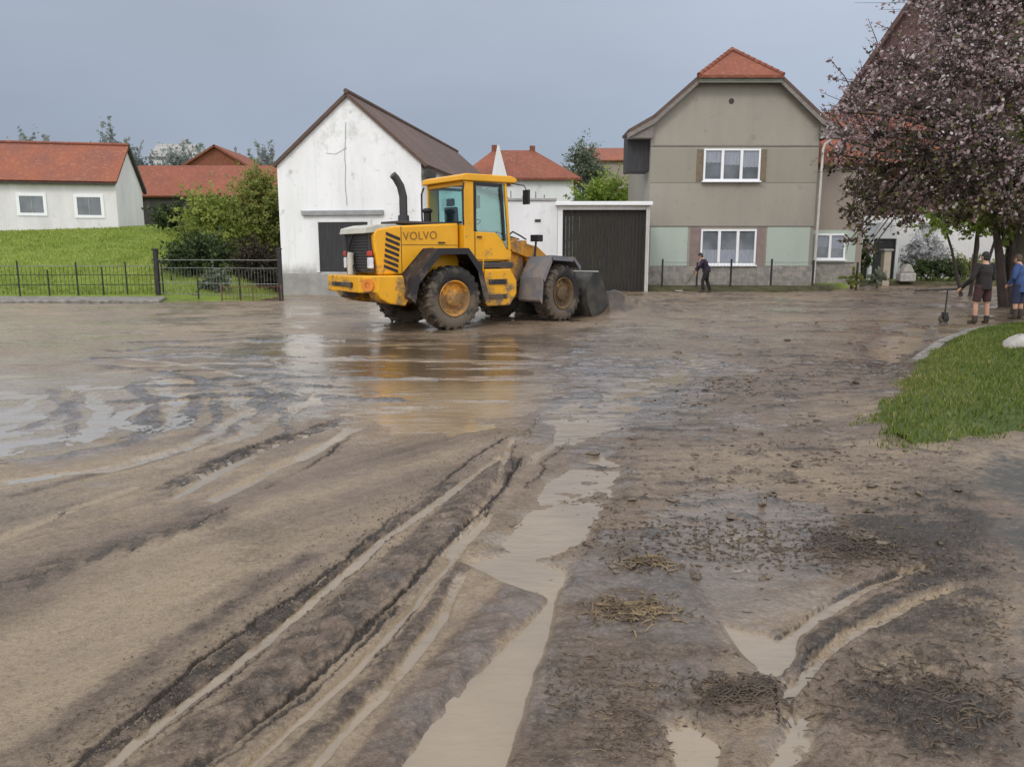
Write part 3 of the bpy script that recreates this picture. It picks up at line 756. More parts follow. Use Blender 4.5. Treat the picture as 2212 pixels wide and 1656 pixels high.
tag(quads('puddle_water', np.stack([gx.ravel(), gy.ravel(), np.full(gx.size, -0.010)], 1), gf, k.m, {'grey': sstep(-1.5, -4.5, gx.ravel() + .8 * fbm(gx.ravel(), gy.ravel(), .5, 3, 7)) * sstep(12, 10, gy.ravel()), 'clear': sstep(9, 10.5, gy.ravel() - .5 * fbm(gx.ravel(), gy.ravel(), .6, 3, 9)) * sstep(-4.5, -2.5, gx.ravel()) * sstep(3, 1.5, gx.ravel())}), 'brown standing water in the hollows of the mud', kind='structure')

# land beyond the street, to the horizon
gy1 = np.concatenate([np.linspace(-60, 20, 9), np.linspace(22, 64, 127), np.geomspace(66, 1500, 22)])
gx1 = np.concatenate([-np.geomspace(1500, 62, 20), np.linspace(-60, 60, 241), np.geomspace(62, 1500, 20)])
GX, GY = np.meshgrid(gx1, gy1)
gxr, gyr = GX.ravel(), GY.ravel()
mk = sstep(-0.2, 0.4, mud_limit(gxr) - gyr)
GZ = (base_h(gxr, gyr) + 0.06 * fbm(gxr, gyr, .5, 3, 6) * sstep(30, 32, gyr)) * (1 - mk) - 0.5 * mk
gi = np.arange(GX.size).reshape(GX.shape)
gf = np.stack([gi[:-1, :-1], gi[:-1, 1:], gi[1:, 1:], gi[1:, :-1]], -1).reshape(-1, 4)
k = NT('meadow')
co = k.coord()
c = k.mix(k.rng(k.noise(co, 0.5, 6), 0.35, 0.65), (0.15, 0.21, 0.035), (0.24, 0.30, 0.06))
c = k.mix(k.rng(k.noise(co, .5, 6, .7), 0.48, 0.66), c, (0.085, 0.135, 0.022))
c = k.mix(k.rng(k.noise(co, 1.4, 6), 0.62, 0.72), c, (0.16, 0.15, 0.08))
c = k.mix(k.attr('soil'), c, k.mix(k.rng(k.noise(co, 3, 6), .4, .6), (0.06, 0.052, 0.032), (0.09, 0.09, 0.045)))
k.l(c, k.b.inputs['Base Color']); k.val('Roughness', 0.9); k.val('Specular IOR Level', 0.15)
k.l(k.bump(k.noise(co, 14, 5), 0.8, 0.08), k.b.inputs['Normal'])
MAT['meadow'] = k.m
tag(quads('ground', np.stack([gxr, gyr, GZ], 1), gf, k.m, {'soil': sstep(-9.5, -8, gxr) * sstep(40, 37.5, gyr + .8 * fbm(gxr, gyr, .6, 3, 88) - np.where(gxr > 18, 6, 0))}, smooth=True), 'green sloping ground beyond the street', kind='structure')

# grass of the sloping garden and of the near verge
def grass_blades(name, px, py, pz, hmin, hmax, wd, mat, label):
    n = len(px)
    a = rng.uniform(0, 2 * np.pi, n); hh = rng.uniform(hmin, hmax, n); lean = rng.uniform(0.1, 0.7, n) * hh
    la = rng.uniform(0, 2 * np.pi, n)
    base = np.stack([px, py, pz], 1); dx = np.stack([np.cos(a), np.sin(a), 0 * a], 1) * wd
    mid = base + np.stack([np.cos(la) * lean * .35, np.sin(la) * lean * .35, hh * .6], 1)
    tip = base + np.stack([np.cos(la) * lean, np.sin(la) * lean, hh], 1)
    v = np.stack([base - dx, base + dx, mid + dx * .7, mid - dx * .7, tip], 1).reshape(-1, 3)
    i = np.arange(n)[:, None] * 5
    f = np.concatenate([i + np.array([[0, 1, 2, 3]]), i + np.array([[3, 2, 4, 4]])], 0)
    # quads for both halves; the tip half is a thin kite
    v2 = np.concatenate([v, tip + dx * 0.1], 0)
    f[n:, 3] = np.arange(n) * 5 + 4; f[n:, 2] = 5 * n + np.arange(n)
    tone = np.repeat(np.clip(rng.normal(0.5, 0.2, n) + 0.25 * fbm(px, py, 1.5, 3, 61) + .4 * fbm(px, py, .3, 4, 62), 0, 1), 5)
    o = quads(name, v2, f, mat, {'tone': np.concatenate([tone, tone[::5]])})
    return tag(o, label, kind='stuff')
MAT['blade'] = leafmat('grass blades', ((0, (0.04, 0.065, 0.012)), (0.5, (0.105, 0.15, 0.022)), (0.85, (0.19, 0.215, 0.05)), (1, (0.30, 0.26, 0.10))))
gpx = np.array(GRASS_POLY)
bx = rng.uniform(gpx[:, 0].min() - .3, 14, 170000); by = rng.uniform(gpx[:, 1].min() - .3, 18, 170000)
db = sdist(bx, by, GRASS_POLY) + 0.22 * fbm(bx, by, 3, 3, 9)
vis = (db > .10 - .22 * rng.random(170000) ** .5 + .25 * fbm(bx, by, 1.5, 3, 19)) & (np.abs(bx / by) < 0.78)
bx, by, db = bx[vis], by[vis], db[vis]
lawn_h = lambda d: -0.05 + 0.24 * sstep(-0.4, 0.55, d)
grass_blades('grass', bx, by, np.maximum(lawn_h(db), .03) - 0.01, 0.02, 0.075, 0.007, 'blade', 'short green grass on the verge beside the mud')
lx, ly = np.meshgrid(np.linspace(3.5, 17, 110), np.linspace(5.5, 18.5, 110))
ld = sdist(lx.ravel(), ly.ravel(), GRASS_POLY) + 0.22 * fbm(lx.ravel(), ly.ravel(), 3, 3, 9)
li = np.arange(lx.size).reshape(lx.shape)
lf = np.stack([li[:-1, :-1], li[:-1, 1:], li[1:, 1:], li[1:, :-1]], -1).reshape(-1, 4)
keep = (ld[lf] > -0.5).any(1)
MAT['turf'] = M('verge turf', (0.045, 0.07, 0.014), (0.075, 0.10, 0.024), 4, 0.9, 0.7, 30)
tag(quads('grass_verge', np.stack([lx.ravel(), ly.ravel(), lawn_h(ld)], 1), lf[keep], 'turf', smooth=True), 'grass verge beside the mud at the right', kind='structure')
# taller blades over the garden slope
gx_ = rng.uniform(-34, -8, 60000); gy_ = rng.uniform(30.2, 46, 60000)
ok = (base_h(gx_, gy_) > 0.1) & (gx_ < -10.2 + 0.17 * (gy_ - 32) - .3)
gx_, gy_ = gx_[ok], gy_[ok]
MAT['blade_garden'] = leafmat('garden grass', ((0, (0.12, 0.17, 0.028)), (0.45, (0.26, 0.33, 0.055)), (1, (0.42, 0.45, 0.13))))
grass_blades('garden_grass', gx_, gy_, base_h(gx_, gy_) - 0.02, 0.04, 0.15, 0.02, 'blade_garden', 'green grass of the sloping garden')

# kerb of the verge, pavement in front of the garden fence
kp = W((2300, 698), (2212, 704), (2155, 708), (2095, 719), (2035, 744), (1980, 786))
kb = MB()
for (a, b) in zip(kp[:-1], kp[1:]):
    a, b = Vector((*a, 0)), Vector((*b, 0)); d = (b - a).normalized(); nrm = Vector((-d.y, d.x, 0))
    L_ = (b - a).length; n_ = max(1, int(L_ / 1.0))
    for i in range(n_):
        m_ = Matrix.Translation(a + d * (L_ * i / n_)) @ Matrix.Rotation(math.atan2(d.y, d.x), 4, 'Z')
        kb.box(0.01, L_ / n_ - 0.01, -0.09, 0.09, -0.2, 0.085 + random.uniform(-.008, .008), m_)
tag(kb.build('kerb', 'kerbstone', bevel=0.015), 'pale concrete kerb round the grass verge', kind='structure')
pv = MB()
pv.prism([(-40, 27.0), (-12.5, 27.0), (-13.4, 29.6), (-40, 30.6)], -0.3, 0.1, 'z')
tag(pv.build('pavement', 'kerbstone', bevel=0.05), 'grey pavement below the garden fence', kind='structure')

# ================================================================== BUILDINGS
def window(parent, x0, x1, z0, z1, y, n=3, fw=0.09, depth=0.10, sill=True, glass='winglass', curtain=False):
    """a window on a wall that faces -Y at local y: frame with n casements, one pane mesh, a sill"""
    f = MB()
    f.box(x0, x1, y - depth, y + 0.02, z1 - fw, z1); f.box(x0, x1, y - depth, y + 0.02, z0, z0 + fw)
    for i in range(n + 1):
        c = x0 + (x1 - x0) * i / n
        a, b = (c, c + fw) if i == 0 else ((c - fw, c) if i == n else (c - fw * .75, c + fw * .75))
        f.box(a, b, y - depth + 0.003, y + 0.02, z0 + fw, z1 - fw)
    fr = f.build('window', 'upvc', parent, bevel=0.012)
    MB().box(x0 + fw * .5, x1 - fw * .5, y - 0.035, y - 0.02, z0 + fw * .5, z1 - fw * .5).build('pane', glass, fr)
    if curtain:
        cm = MB()
        for i in range(n):
            a = x0 + (x1 - x0) * i / n + fw; b = x0 + (x1 - x0) * (i + 1) / n - fw
            za, zb = z0 + fw * 1.1, z1 - fw * 1.1
            zc = zb - (zb - za) * (curtain + .08 * ((i * 7) % 3 - 1)) if curtain > 0 else za - (zb - za) * curtain
            n_ = 9
            top, bot = (zb, zc) if curtain > 0 else (zc, za)
            pf = [(a + (b - a) * q / n_, (bot if curtain > 0 else top) + .025 * math.sin(q * 2.4 + i)) for q in range(n_ + 1)]
            pf += [(b, top), (a, top)] if curtain > 0 else [(b, bot), (a, bot)]
            cm.prism(pf, y - 0.045, y - 0.037)
        cm.build('curtain', 'curtain', fr)
    if sill:
        MB().box(x0 - .06, x1 + .06, y - depth - .09, y + .02, z0 - .07, z0 - .004).build('sill', 'upvc', fr, bevel=0.01)
    return fr

def roof_slab(p0, p1, p2, p3, t=0.16):
    """four corners of a roof face, given thickness downwards"""
    ps = [Vector(p) for p in (p0, p1, p2, p3)]
    n = (ps[1] - ps[0]).cross(ps[3] - ps[0]).normalized()
    if n.z < 0: n = -n
    v = ps + [p - n * t for p in ps]
    return v, [(0, 1, 2, 3), (7, 6, 5, 4), (0, 4, 5, 1), (1, 5, 6, 2), (2, 6, 7, 3), (3, 7, 4, 0)]

# ---- white barn
BA = R(-10)
bo = gz(612, 637)
barn = empty('barn', bo, BA, 'tall white stained barn with a pointed gable, left of the loader', 'barn')
BW, BH, BAP, BL = 6.22, 5.35, 8.0, 18.0
MB().prism([(0, -0.3), (BW, -0.3), (BW, BH), (BW / 2 + .08, BAP), (0, BH)], 0, BL).build('wall', 'white_barn', barn)
rf = MB()
for sx in (-1, 1):
    ex = -0.16 if sx < 0 else BW + 0.30
    ez = BH - 0.10 if sx < 0 else BH - 0.22
    rf.add(*roof_slab((BW / 2 + .08, -0.14, BAP + .14), (ex, -0.14, ez + .12), (ex, BL + .2, ez + .12), (BW / 2 + .08, BL + .2, BAP + .14), 0.13))
roof = rf.build('roof', 'tile_brown', barn)
MB().tube([(BW / 2 + .08, -0.16, BAP + .17), (BW / 2 + .08, BL + .2, BAP + .17)], 0.10, 8).build('ridge_cap', 'tile_brown', roof, smooth=40)
MB().box(BW + .18, BW + .32, -0.2, 1.1, BH - .62, BH - .28).build('gutter_box', 'trimdark', barn, bevel=.02)
d = MB(); d.box(1.74, 3.9, -0.03, 0.02, 1.0, 3.02)
door = d.build('door', 'door_dark', barn)
f = MB(); f.box(1.58, 1.735, -0.07, 0.01, 0.95, 3.16); f.box(3.905, 4.06, -0.07, 0.01, 0.95, 3.16); f.box(1.735, 3.905, -0.067, 0.01, 3.025, 3.16)
f.build('frame', 'white_wall', door, bevel=.01)
MB().box(1.05, 4.6, -0.16, 0.01, 3.30, 3.50).build('lintel', 'greystrip', barn, bevel=.02)
MB().box(-0.05, BW + .05, -0.10, 0.0, -0.3, 0.93).build('plinth', 'concrete', barn, bevel=.03)
cr = MB()
zz = 7.0; cx_ = 3.1
pts = []
while zz > 3.6:
    pts.append((cx_, -0.008, zz)); zz -= 0.3; cx_ += random.uniform(-.035, .035)
cr.tube(pts, 0.013, 5)
cr.tube([(3.1, -.008, 6.0), (2.6, -.008, 5.75), (2.2, -.008, 5.8)], 0.010, 5)
cr.build('crack', 'greystrip', barn)

# ---- link wall and garage
link = empty('outbuilding', (-0.4, 35.6, 0), 0, 'low flat white outbuilding behind the loader, left of the dark garage door', 'outbuilding')
MB().box(0, 2.49, 0.05, 5, -.3, 4.12).build('wall', 'white_wall', link)
MB().box(-.05, 2.45, -0.02, 5.1, 4.125, 4.24).build('roof', 'concrete', link, bevel=.02)
MB().box(1.45, 1.72, 0.02, 0.06, 3.18, 3.3).build('vent', 'trimdark', link)
for q in (0.35, 0.9, 1.5, 1.9):
    ln = MB(); ln.tube([(q, 0.6, 4.22), (q, 0.6, 4.22 + random.uniform(.15, .4))], 0.03, 6); ln.build('vent_pipe', 'wire', link)
gar = empty('garage', (2.1, 35.5, 0), 0, 'garage with a wide dark brown door under a white roof edge', 'garage')
MB().prism([(0, -.3), (.22, -.3), (.22, 3.72), (4.06, 3.72), (4.06, -.3), (4.2, -.3), (4.2, 3.9), (0, 3.9)], 0, 6, 'y').build('wall', 'white_wall', gar)
MB().box(-.12, 4.28, -.25, 6.2, 3.905, 4.08).build('roof', 'upvc', gar, bevel=.02)
gd_ = MB()
for i in range(24): gd_.box(.225 + i * .1597, .225 + (i + 1) * .1597 - .012, 0.16 + .004 * (i % 2), .22, -.1, 3.715)
gd_.build('door', 'garage_dark', gar)
MB().box(4.03, 4.12, -.1, -.003, -.1, 3.9).build('post', 'galv', gar, bevel=.01)

# ---- beige house
house = empty('house', (10.75, 38, 0), 0, 'beige two storey gabled house with red half hip and white windows', 'house')
HW = 4.05
prof = [(-HW, 0), (HW, 0), (HW, 7.9), (1.85, 9.95), (-1.85, 9.95), (-HW, 7.9)]
MB().prism(prof, 0, 7).build('wall', 'beige', house)
MB().prism([(-HW + .0, 3.10), (HW, 3.10), (HW, 6.84), (-HW, 6.84)], -.012, 0.0).build('render_band', 'beige', house)
MB().prism([(-HW, 5.15), (HW, 5.15), (HW, 6.72), (-HW, 6.72)], -.03, -.0125).build('window_band', 'beige_dark', house)
MB().box(-HW - .02, HW + .02, -.05, 0.0, 6.84, 6.9).build('moulding', 'trim', house)
MB().box(-HW - .02, HW + .02, -.04, 0.0, 3.05, 3.10).build('moulding', 'trim', house)
MB().box(-HW - .04, HW + .04, -.10, 0.0, -.2, 1.14).build('plinth', 'plinth', house, bevel=.02)
for a, b in ((-3.95, -2.12), (1.78, 3.88)):
    MB().box(a, b, -.02, 0.0, 1.16, 3.04).build('pale_panel', 'mint', house)
MB().box(-1.98, -1.50, -.03, 0.0, 1.16, 3.0).build('window_surround', 'surround', house)
MB().box(1.27, 1.70, -.03, 0.0, 1.16, 3.0).build('window_surround', 'surround', house)
MB().box(-1.82, -1.52, -.05, -.031, 5.2, 6.7).build('window_surround', 'shutterbrown', house)
MB().box(1.26, 1.56, -.05, -.031, 5.2, 6.7).build('window_surround', 'shutterbrown', house)
window(house, -1.5, 1.24, 5.22, 6.72, -.035, 3, curtain=.5)
window(house, -1.48, 1.25, 1.2, 2.92, -.002, 3, curtain=-.42)
MB().lathe([(0.001, -.012), (.13, -.012), (.13, .01)], 18, Matrix.Translation((-.27, 0, 8.92))).build('vent', 'trimdark', house)
sl_ = 0.80
RZ = 11.55
rf = MB()
for sx in (-1, 1):
    pts_ = [(sx * 5.05, 7.55), (sx * 4.1, 8.1), (sx * 1.85, 10.05)]
    ye = 1.9 if sx < 0 else 7.3
    rf.add(*roof_slab((sx * 5.2, -.42, 7.58), (sx * 4.05, -.42, 8.22), (sx * 4.05, ye, 8.22), (sx * 5.2, ye, 7.58), .14))
    rf.add(*roof_slab((sx * 4.05, -.42, 8.22), (sx * 1.95, -.42, 10.04), (sx * 1.95, 7.3, 10.04), (sx * 4.05, 7.3, 8.22), .14))
    a = Vector((sx * 1.95, -.42, 10.04)); b = Vector((0, 1.25, RZ)); c_ = Vector((0, 7.3, RZ)); d_ = Vector((sx * 1.95, 7.3, 10.04))
    rf.add(*roof_slab(a, b, c_, d_, .14))
roof = rf.build('roof', 'tile_brown', house)
hp_ = MB(); hp_.add([(-1.99, -.56, 9.99), (1.99, -.56, 9.99), (0, 1.3, RZ + .03), (-1.99, -.56, 9.86), (1.99, -.56, 9.86), (0, 1.3, RZ - .1)], [(0, 1, 2), (5, 4, 3), (0, 3, 4, 1), (1, 4, 5, 2), (2, 5, 3, 0)])
hp_.build('hip', 'tile_red', roof)
hc = MB()
for sx in (-1, 1):
    n_ = 9
    for i in range(n_):
        t0, t1 = i / n_, (i + 1) / n_ + .02
        A_, B_ = Vector((sx * 1.98, -.5, 10.0)), Vector((0, 1.28, RZ + .02))
        hc.tube([A_.lerp(B_, t0), A_.lerp(B_, t1)], [.125, .095], 8)
hc.tube([(0, 1.25, RZ + .03), (0, 7.3, RZ + .03)], .11, 8)
hc.build('ridge_tile', 'tile_red', roof, smooth=40)
MB().box(-1.98, 1.98, -.50, -.02, 9.70, 9.855).build('fascia', 'greenboard', house, bevel=.02)
MB().box(-1.98, 1.98, -.535, -.44, 9.66, 9.70).build('fascia', 'trim', house)
for sx in (-1, 1):
    bb = MB()
    q = [(sx * 1.9, 9.93), (sx * 4.05, 8.06), (sx * 5.2, 7.42), (sx * 5.2, 7.2), (sx * 4.0, 7.82), (sx * 1.9, 9.68)]
    bb.prism(q, -.40, -.30)
    bb.build('barge_board', 'trim', house)
    e_ = MB()
    e_.prism([(sx * 4.0, 7.2), (sx * 5.18, 7.2), (sx * 5.18, 7.46), (sx * 4.0, 8.02)], -.28, .25)
    e_.build('eave_box', 'trim', house)
MB().box(-5.15, -4.06, .30, 1.5, 5.7, 7.42).build('shade_black_bay', 'door_dark', house, bevel=.02)  # side of the house in shade, the shade given as black colour
dp = MB(); dp.tube([(4.62, -.2, 7.2), (4.3, -.12, 6.95), (4.22, -.1, 6.7), (4.18, -.1, .3)], .06, 8)
dp.build('drain_pipe', 'galv', house, smooth=40)

# ---- wing of the house, set back on the right
wing = empty('house_extension', (15.45, 41, 0), 0, 'pinkish beige house extension with a white window, half hidden by the blossoming tree', 'house')
MB().prism([(0, -.3), (2.7, -.3), (2.7, 6.4), (0, 6.4)], -1.0, 5).build('wall', 'pinkish', wing)
MB().box(-.0, 2.35, -1.06, -1.0, 1.3, 2.95).build('pale_panel', 'mint', wing)
window(wing, .18, 1.78, 1.45, 2.76, -1.06, 2, curtain=.6)
MB().box(-.0, 2.4, -1.1, -1.0, -.1, 1.2).build('plinth', 'plinth', wing)
rf = MB(); rf.add(*roof_slab((-.3, -1.4, 6.25), (7.3, -1.4, 6.25), (7.3, 2.2, 9.35), (-.3, 2.2, 9.35), .15))
rf.add(*roof_slab((-.3, 2.2, 9.35), (7.3, 2.2, 9.35), (7.3, 5.4, 6.25), (-.3, 5.4, 6.25), .15))
rf.build('roof', 'tile_red', wing)

# ---- tall steep roofed building behind the blossoming tree
big = empty('steep_roofed_building', (26.9, 49, 0), R(-31), 'big building with a steep dark mauve roof rising behind the blossoming tree', 'building')
MB().prism([(-7.0, 0), (7.0, 0), (7.0, 10.2), (0, 21.0), (-7.0, 10.2)], 0, 14).build('wall', 'tile_mauve', big)
rf = MB()
for sx in (-1, 1): rf.add(*roof_slab((sx * 7.7, -.5, 9.3), (0, -.5, 21.3), (0, 14.5, 21.3), (sx * 7.7, 14.5, 9.3), .25))
rf.build('roof', 'tile_mauve', big)
MB().box(-6.9, 6.9, -.03, 0, 0, 4.2).build('render_base', 'farm_wall', big)

# ---- white farmhouse on the slope
FA = R(11)
fo = Vector((-23.35, 46, 3.2))
farm = empty('farmhouse', fo, FA, 'long white farmhouse with an orange red roof above the green garden slope', 'house')
FL = 15
MB().prism([(0, -.6), (5.6, -.6), (5.6, 2.9), (2.8, 5.05), (0, 2.9)], -FL, 0, 'x').build('wall', 'farm_wall', farm)
rf = MB()
rf.add(*roof_slab((-FL - .3, -.3, 2.72), (.15, -.3, 2.72), (.15, 2.8, 5.15), (-FL - .3, 2.8, 5.15), .14))
rf.add(*roof_slab((-FL - .3, 2.8, 5.15), (.15, 2.8, 5.15), (.15, 5.9, 2.72), (-FL - .3, 5.9, 2.72), .14))
roof = rf.build('roof', 'tile_farm', farm)
MB().tube([(-FL - .3, 2.8, 5.19), (.17, 2.8, 5.19)], .10, 8).build('ridge_tile', 'tile_farm', roof, smooth=40)
MB().box(-FL, .1, -.34, -.24, 2.52, 2.62).build('gutter', 'trimdark', farm)
vb = MB(); vb.prism([(2.8, 5.2), (5.95, 2.72), (5.95, 2.45), (2.8, 4.92)], .0, .2, 'x')
vb.build('barge_board', 'trimdark', farm)
for x0, x1, z0, z1 in ((-5.2, -3.95, .9, 1.85), (-2.15, -.87, .8, 1.82)):
    f = MB(); t_ = .17
    f.box(x0 - t_, x1 + t_, -.05, .0, z1, z1 + t_); f.box(x0 - t_, x0, -.047, 0, z0 - t_, z1); f.box(x1, x1 + t_, -.047, 0, z0 - t_, z1); f.box(x0, x1, -.05, 0, z0 - t_, z0)
    wf_ = f.build('window', 'upvc', farm)
    MB().box(x0, x1, -.025, -.004, z0, z1).build('pane', 'winglass', wf_)
    m_ = MB(); m_.box((x0 + x1) / 2 - .025, (x0 + x1) / 2 + .025, -.04, -.026, z0, z1); m_.build('mullion', 'greystrip', wf_)

# ---- red roofed buildings further back
def long_house(name, x0, x1, y, z0, eave, ridge, depth, wall, tile, label, rz=0, cat='house', chim=()):
    h = empty(name, ((x0 + x1) / 2, y, z0), rz, label, cat, 'red roofed houses in the village behind')
    L2 = (x1 - x0) / 2
    MB().prism([(0, -1), (depth, -1), (depth, eave - z0), (depth / 2, ridge - z0 - .12), (0, eave - z0)], -L2, L2, 'x').build('wall', wall, h)
    rf = MB(); k_ = (ridge - eave) / (depth / 2) * .35
    rf.add(*roof_slab((-L2 - .3, -.35, eave - z0 - k_ + .1), (L2 + .3, -.35, eave - z0 - k_ + .1), (L2 + .3, depth / 2, ridge - z0), (-L2 - .3, depth / 2, ridge - z0), .15))
    rf.add(*roof_slab((-L2 - .3, depth / 2, ridge - z0), (L2 + .3, depth / 2, ridge - z0), (L2 + .3, depth + .35, eave - z0 - k_ + .1), (-L2 - .3, depth + .35, eave - z0 - k_ + .1), .15))
    r_ = rf.build('roof', tile, h)
    for (cx_, cz) in chim:
        MB().box(cx_ - .3, cx_ + .3, depth / 2 - .3, depth / 2 + .3, ridge - z0 - .5, ridge - z0 + cz).build('chimney', 'concrete', r_)
    return h
long_house('long_barn', -29.0, -15.5, 58, 3.6, 6.15, 8.6, 7, 'trimdark', 'tile_red', 'long dark barn with a low red roof behind the green shrubs', cat='barn')
ph = empty('gabled_house', (-28.6, 76, 4), R(0), 'far red roofed house whose peak shows over the long red roof', 'house', 'red roofed houses in the village behind')
MB().prism([(-3.0, -1), (3.0, -1), (3.0, 6.2), (0, 7.9), (-3.0, 6.2)], 0, 8).build('wall', 'tile_red', ph)
rf = MB()
for sx in (-1, 1): rf.add(*roof_slab((sx * 3.7, -.4, 5.95), (0, -.4, 8.15), (0, 8.4, 8.15), (sx * 3.7, 8.4, 5.95), .18))
rf.build('roof', 'tile_red', ph)
sdh = long_house('white_cottage', -46, -41.5, 100, 5, 14.1, 16.0, 6, 'white_wall', 'concrete', 'tiny white house with a grey top far off above the farmhouse gable', chim=((1, .5),))
hb = empty('hipped_house', (1.2, 54.5, 0), R(0), 'white house with a hipped red roof behind the loader cab', 'house', 'red roofed houses in the village behind')
MB().box(-4.6, 3.1, 0, 8, -1, 7.0).build('wall', 'white_wall', hb)
e_, tp = 6.95, 9.3
v = [(-5.0, -.4, e_), (3.6, -.4, e_), (3.6, 8.4, e_), (-5.0, 8.4, e_), (-2.6, 3.6, tp), (.4, 3.6, tp)]
v2 = [(x, y, z - .15) for x, y, z in v[:4]]
rf = MB(); rf.add(v + v2, [(0, 1, 5, 4), (1, 2, 5), (2, 3, 4, 5), (3, 0, 4), (0, 6, 7, 1), (1, 7, 8, 2), (2, 8, 9, 3), (3, 9, 6, 0), (9, 8, 7, 6)])
roof = rf.build('roof', 'tile_red', hb)
MB().prism([(-2.62, 6.9), (-1.5, 6.9), (-2.1, 9.1), (-2.2, 9.1)], -.55, .9).build('white_gable', 'white_wall', roof)
for cx_, cz in ((-2.5, .35), (.3, .3)):
    MB().box(cx_ - .2, cx_ + .2, 3.4, 3.8, tp - .3, tp + cz).build('chimney', 'tile_red', roof)
lf_ = long_house('red_roofed_house', 8.0, 14.5, 78, 3, 11.0, 12.6, 7, 'pinkish', 'tile_farm', 'far pinkish house half hidden left of the beige house', chim=((1.5, .7),))

# ---- white buildings low at the right, behind the people
wg = empty('white_garage', (29.8, 49.0, 0.1), 0, 'low white garage block with panelled doors behind the people at the right', 'garage')
MB().box(-3.6, 4.5, .15, 5, -.3, 3.4).build('wall', 'farm_wall', wg)
for i in range(3):
    x0 = -2.9 + i * 2.15
    dm = MB(); dm.box(x0, x0 + 1.95, .06, .15, 1.0 - .9, 2.95)
    for r_ in range(4): dm.box(x0 + .1, x0 + 1.85, .03, .06, .2 + r_ * .68, .2 + r_ * .68 + .56)
    dd = dm.build('garage_door', 'upvc', wg, bevel=.01)
    MB().box(x0 + .7, x0 + 1.2, .0, .03, 1.85, 1.97).build('handle', 'trimdark', dd)
MB().box(-3.8, 4.7, -.3, 5.2, 3.405, 3.6).build('roof', 'concrete', wg)
kk = empty('entrance_porch', (22.2, 46, 0.1), 0, 'small porch with a white gable over a dark doorway beside the house', 'porch')
MB().prism([(-.75, 2.55), (.75, 2.55), (.45, 3.5), (-.25, 3.5)], 0, 1.6).build('gable', 'white_wall', kk)
MB().box(-.62, .8, .12, 1.5, -.2, 2.545).build('doorway', 'door_dark', kk)
for sx in (-.74, .8): MB().box(sx - .1, sx + .1, .0, .2, -.2, 2.545).build('post', 'white_wall', kk)
pil = empty('gate_pillar', (21.0, 43.2, 0.15), 0, 'beige gate pillar with a flat cap beside the round clipped bush', 'pillar')
MB().box(-.2, .2, -.2, .2, -.2, 1.75).build('shaft', 'brick_pillar', pil, bevel=.02)
MB().box(-.28, .28, -.28, .28, 1.755, 1.87).build('cap', 'concrete', pil, bevel=.03)
ps = MB(); ps.box(-.45, .45, -.3, .3, 0, .5); ps.prism([(-.4, .5), (.4, .5), (.15, .95), (-.1, 1.0)], -.25, .25)
pso = ps.build('garden_stone', 'stone', bevel=.08); pso.location = (22.2, 43.2, .2)
tag(pso, 'pale garden stone standing right of the beige gate pillar', 'stone')

# ================================================================== VEGETATION
def leaf_cloud(name, pts, size, mat, parent, tone=None, elong=1.7):
    n = len(pts); pts = np.asarray(pts)
    u = rng.normal(size=(n, 3)); u /= np.linalg.norm(u, axis=1)[:, None]
    w_ = rng.normal(size=(n, 3)); w_ -= u * (u * w_).sum(1)[:, None]; w_ /= np.linalg.norm(w_, axis=1)[:, None]
    sz = size * (.45 + 1.25 * rng.random(n) ** 1.6)[:, None]
    u = u * sz * elong * .5; w_ = w_ * sz * .5
    nrm = np.cross(u, w_); nrm /= np.linalg.norm(nrm, axis=1)[:, None]
    v = np.stack([pts - u, pts + w_ + nrm * sz * .12, pts + u, pts - w_ + nrm * sz * .12], 1).reshape(-1, 3)
    f = np.arange(n * 4).reshape(n, 4)
    if tone is None: tone = np.clip(rng.normal(.5, .22, n), 0, 1)
    return quads(name, v, f, mat, {'tone': np.repeat(tone, 4)}, parent)

def clump_points(c, rad, n, twigs, shell=.5):
    """leaf positions gathered along little twigs that spread through an ellipsoid"""
    c, rad = np.asarray(c, float), np.asarray(rad, float)
    d = rng.normal(size=(twigs, 3)); d /= np.linalg.norm(d, axis=1)[:, None]
    r0 = rng.uniform(.1, .55, twigs)[:, None]; r1 = rng.uniform(.6, 1.08, twigs)[:, None]
    a = c + d * r0 * rad; d2 = d + rng.normal(scale=.35, size=d.shape)
    b = c + d2 * r1 * rad
    k = rng.integers(0, twigs, n); t = rng.uniform(shell * .3, 1.05, n)[:, None]
    p = a[k] * (1 - t) + b[k] * t + rng.normal(scale=.055, size=(n, 3)) * rad.mean()
    return p, a, b, k

def shrub(name, loc, lobes, n, size, mat, label, cat, group=None, stems=True, tone_shift=0., stem_r=.03):
    o = empty(name, loc, 0, label, cat, group)
    P, T = [], []
    st = MB()
    vol = sum(l[1][0] * l[1][1] * l[1][2] for l in lobes) ** 1
    for c, rad in lobes:
        m_ = int(n * (rad[0] * rad[1] * rad[2]) / vol) + 30
        tw = max(10, m_ // 30)
        p, a, b, k_ = clump_points(c, rad, m_, tw)
        P.append(p)
        tn = rng.normal(0, .16, tw)
        T.append(np.clip(.48 + tone_shift + tn[k_] + rng.normal(0, .14, m_) + rng.normal(0, .06), 0, 1))
        base = Vector((c[0] * .25, c[1] * .25, -.1))
        mid = base.lerp(Vector(c), .6) + Vector((random.uniform(-.1, .1), random.uniform(-.1, .1), 0))
        st.tube([base, mid, Vector(c)], [stem_r * 1.5, stem_r, stem_r * .6], 6)
        for i in range(min(tw, 10)): st.tube([Vector(c), Vector(a[i]), Vector(b[i])], [stem_r * .5, stem_r * .35, stem_r * .15], 4)
    st.build('stems', 'bark_brown', o)
    leaf_cloud('foliage', np.concatenate(P), size, mat, o, np.concatenate(T))
    return o
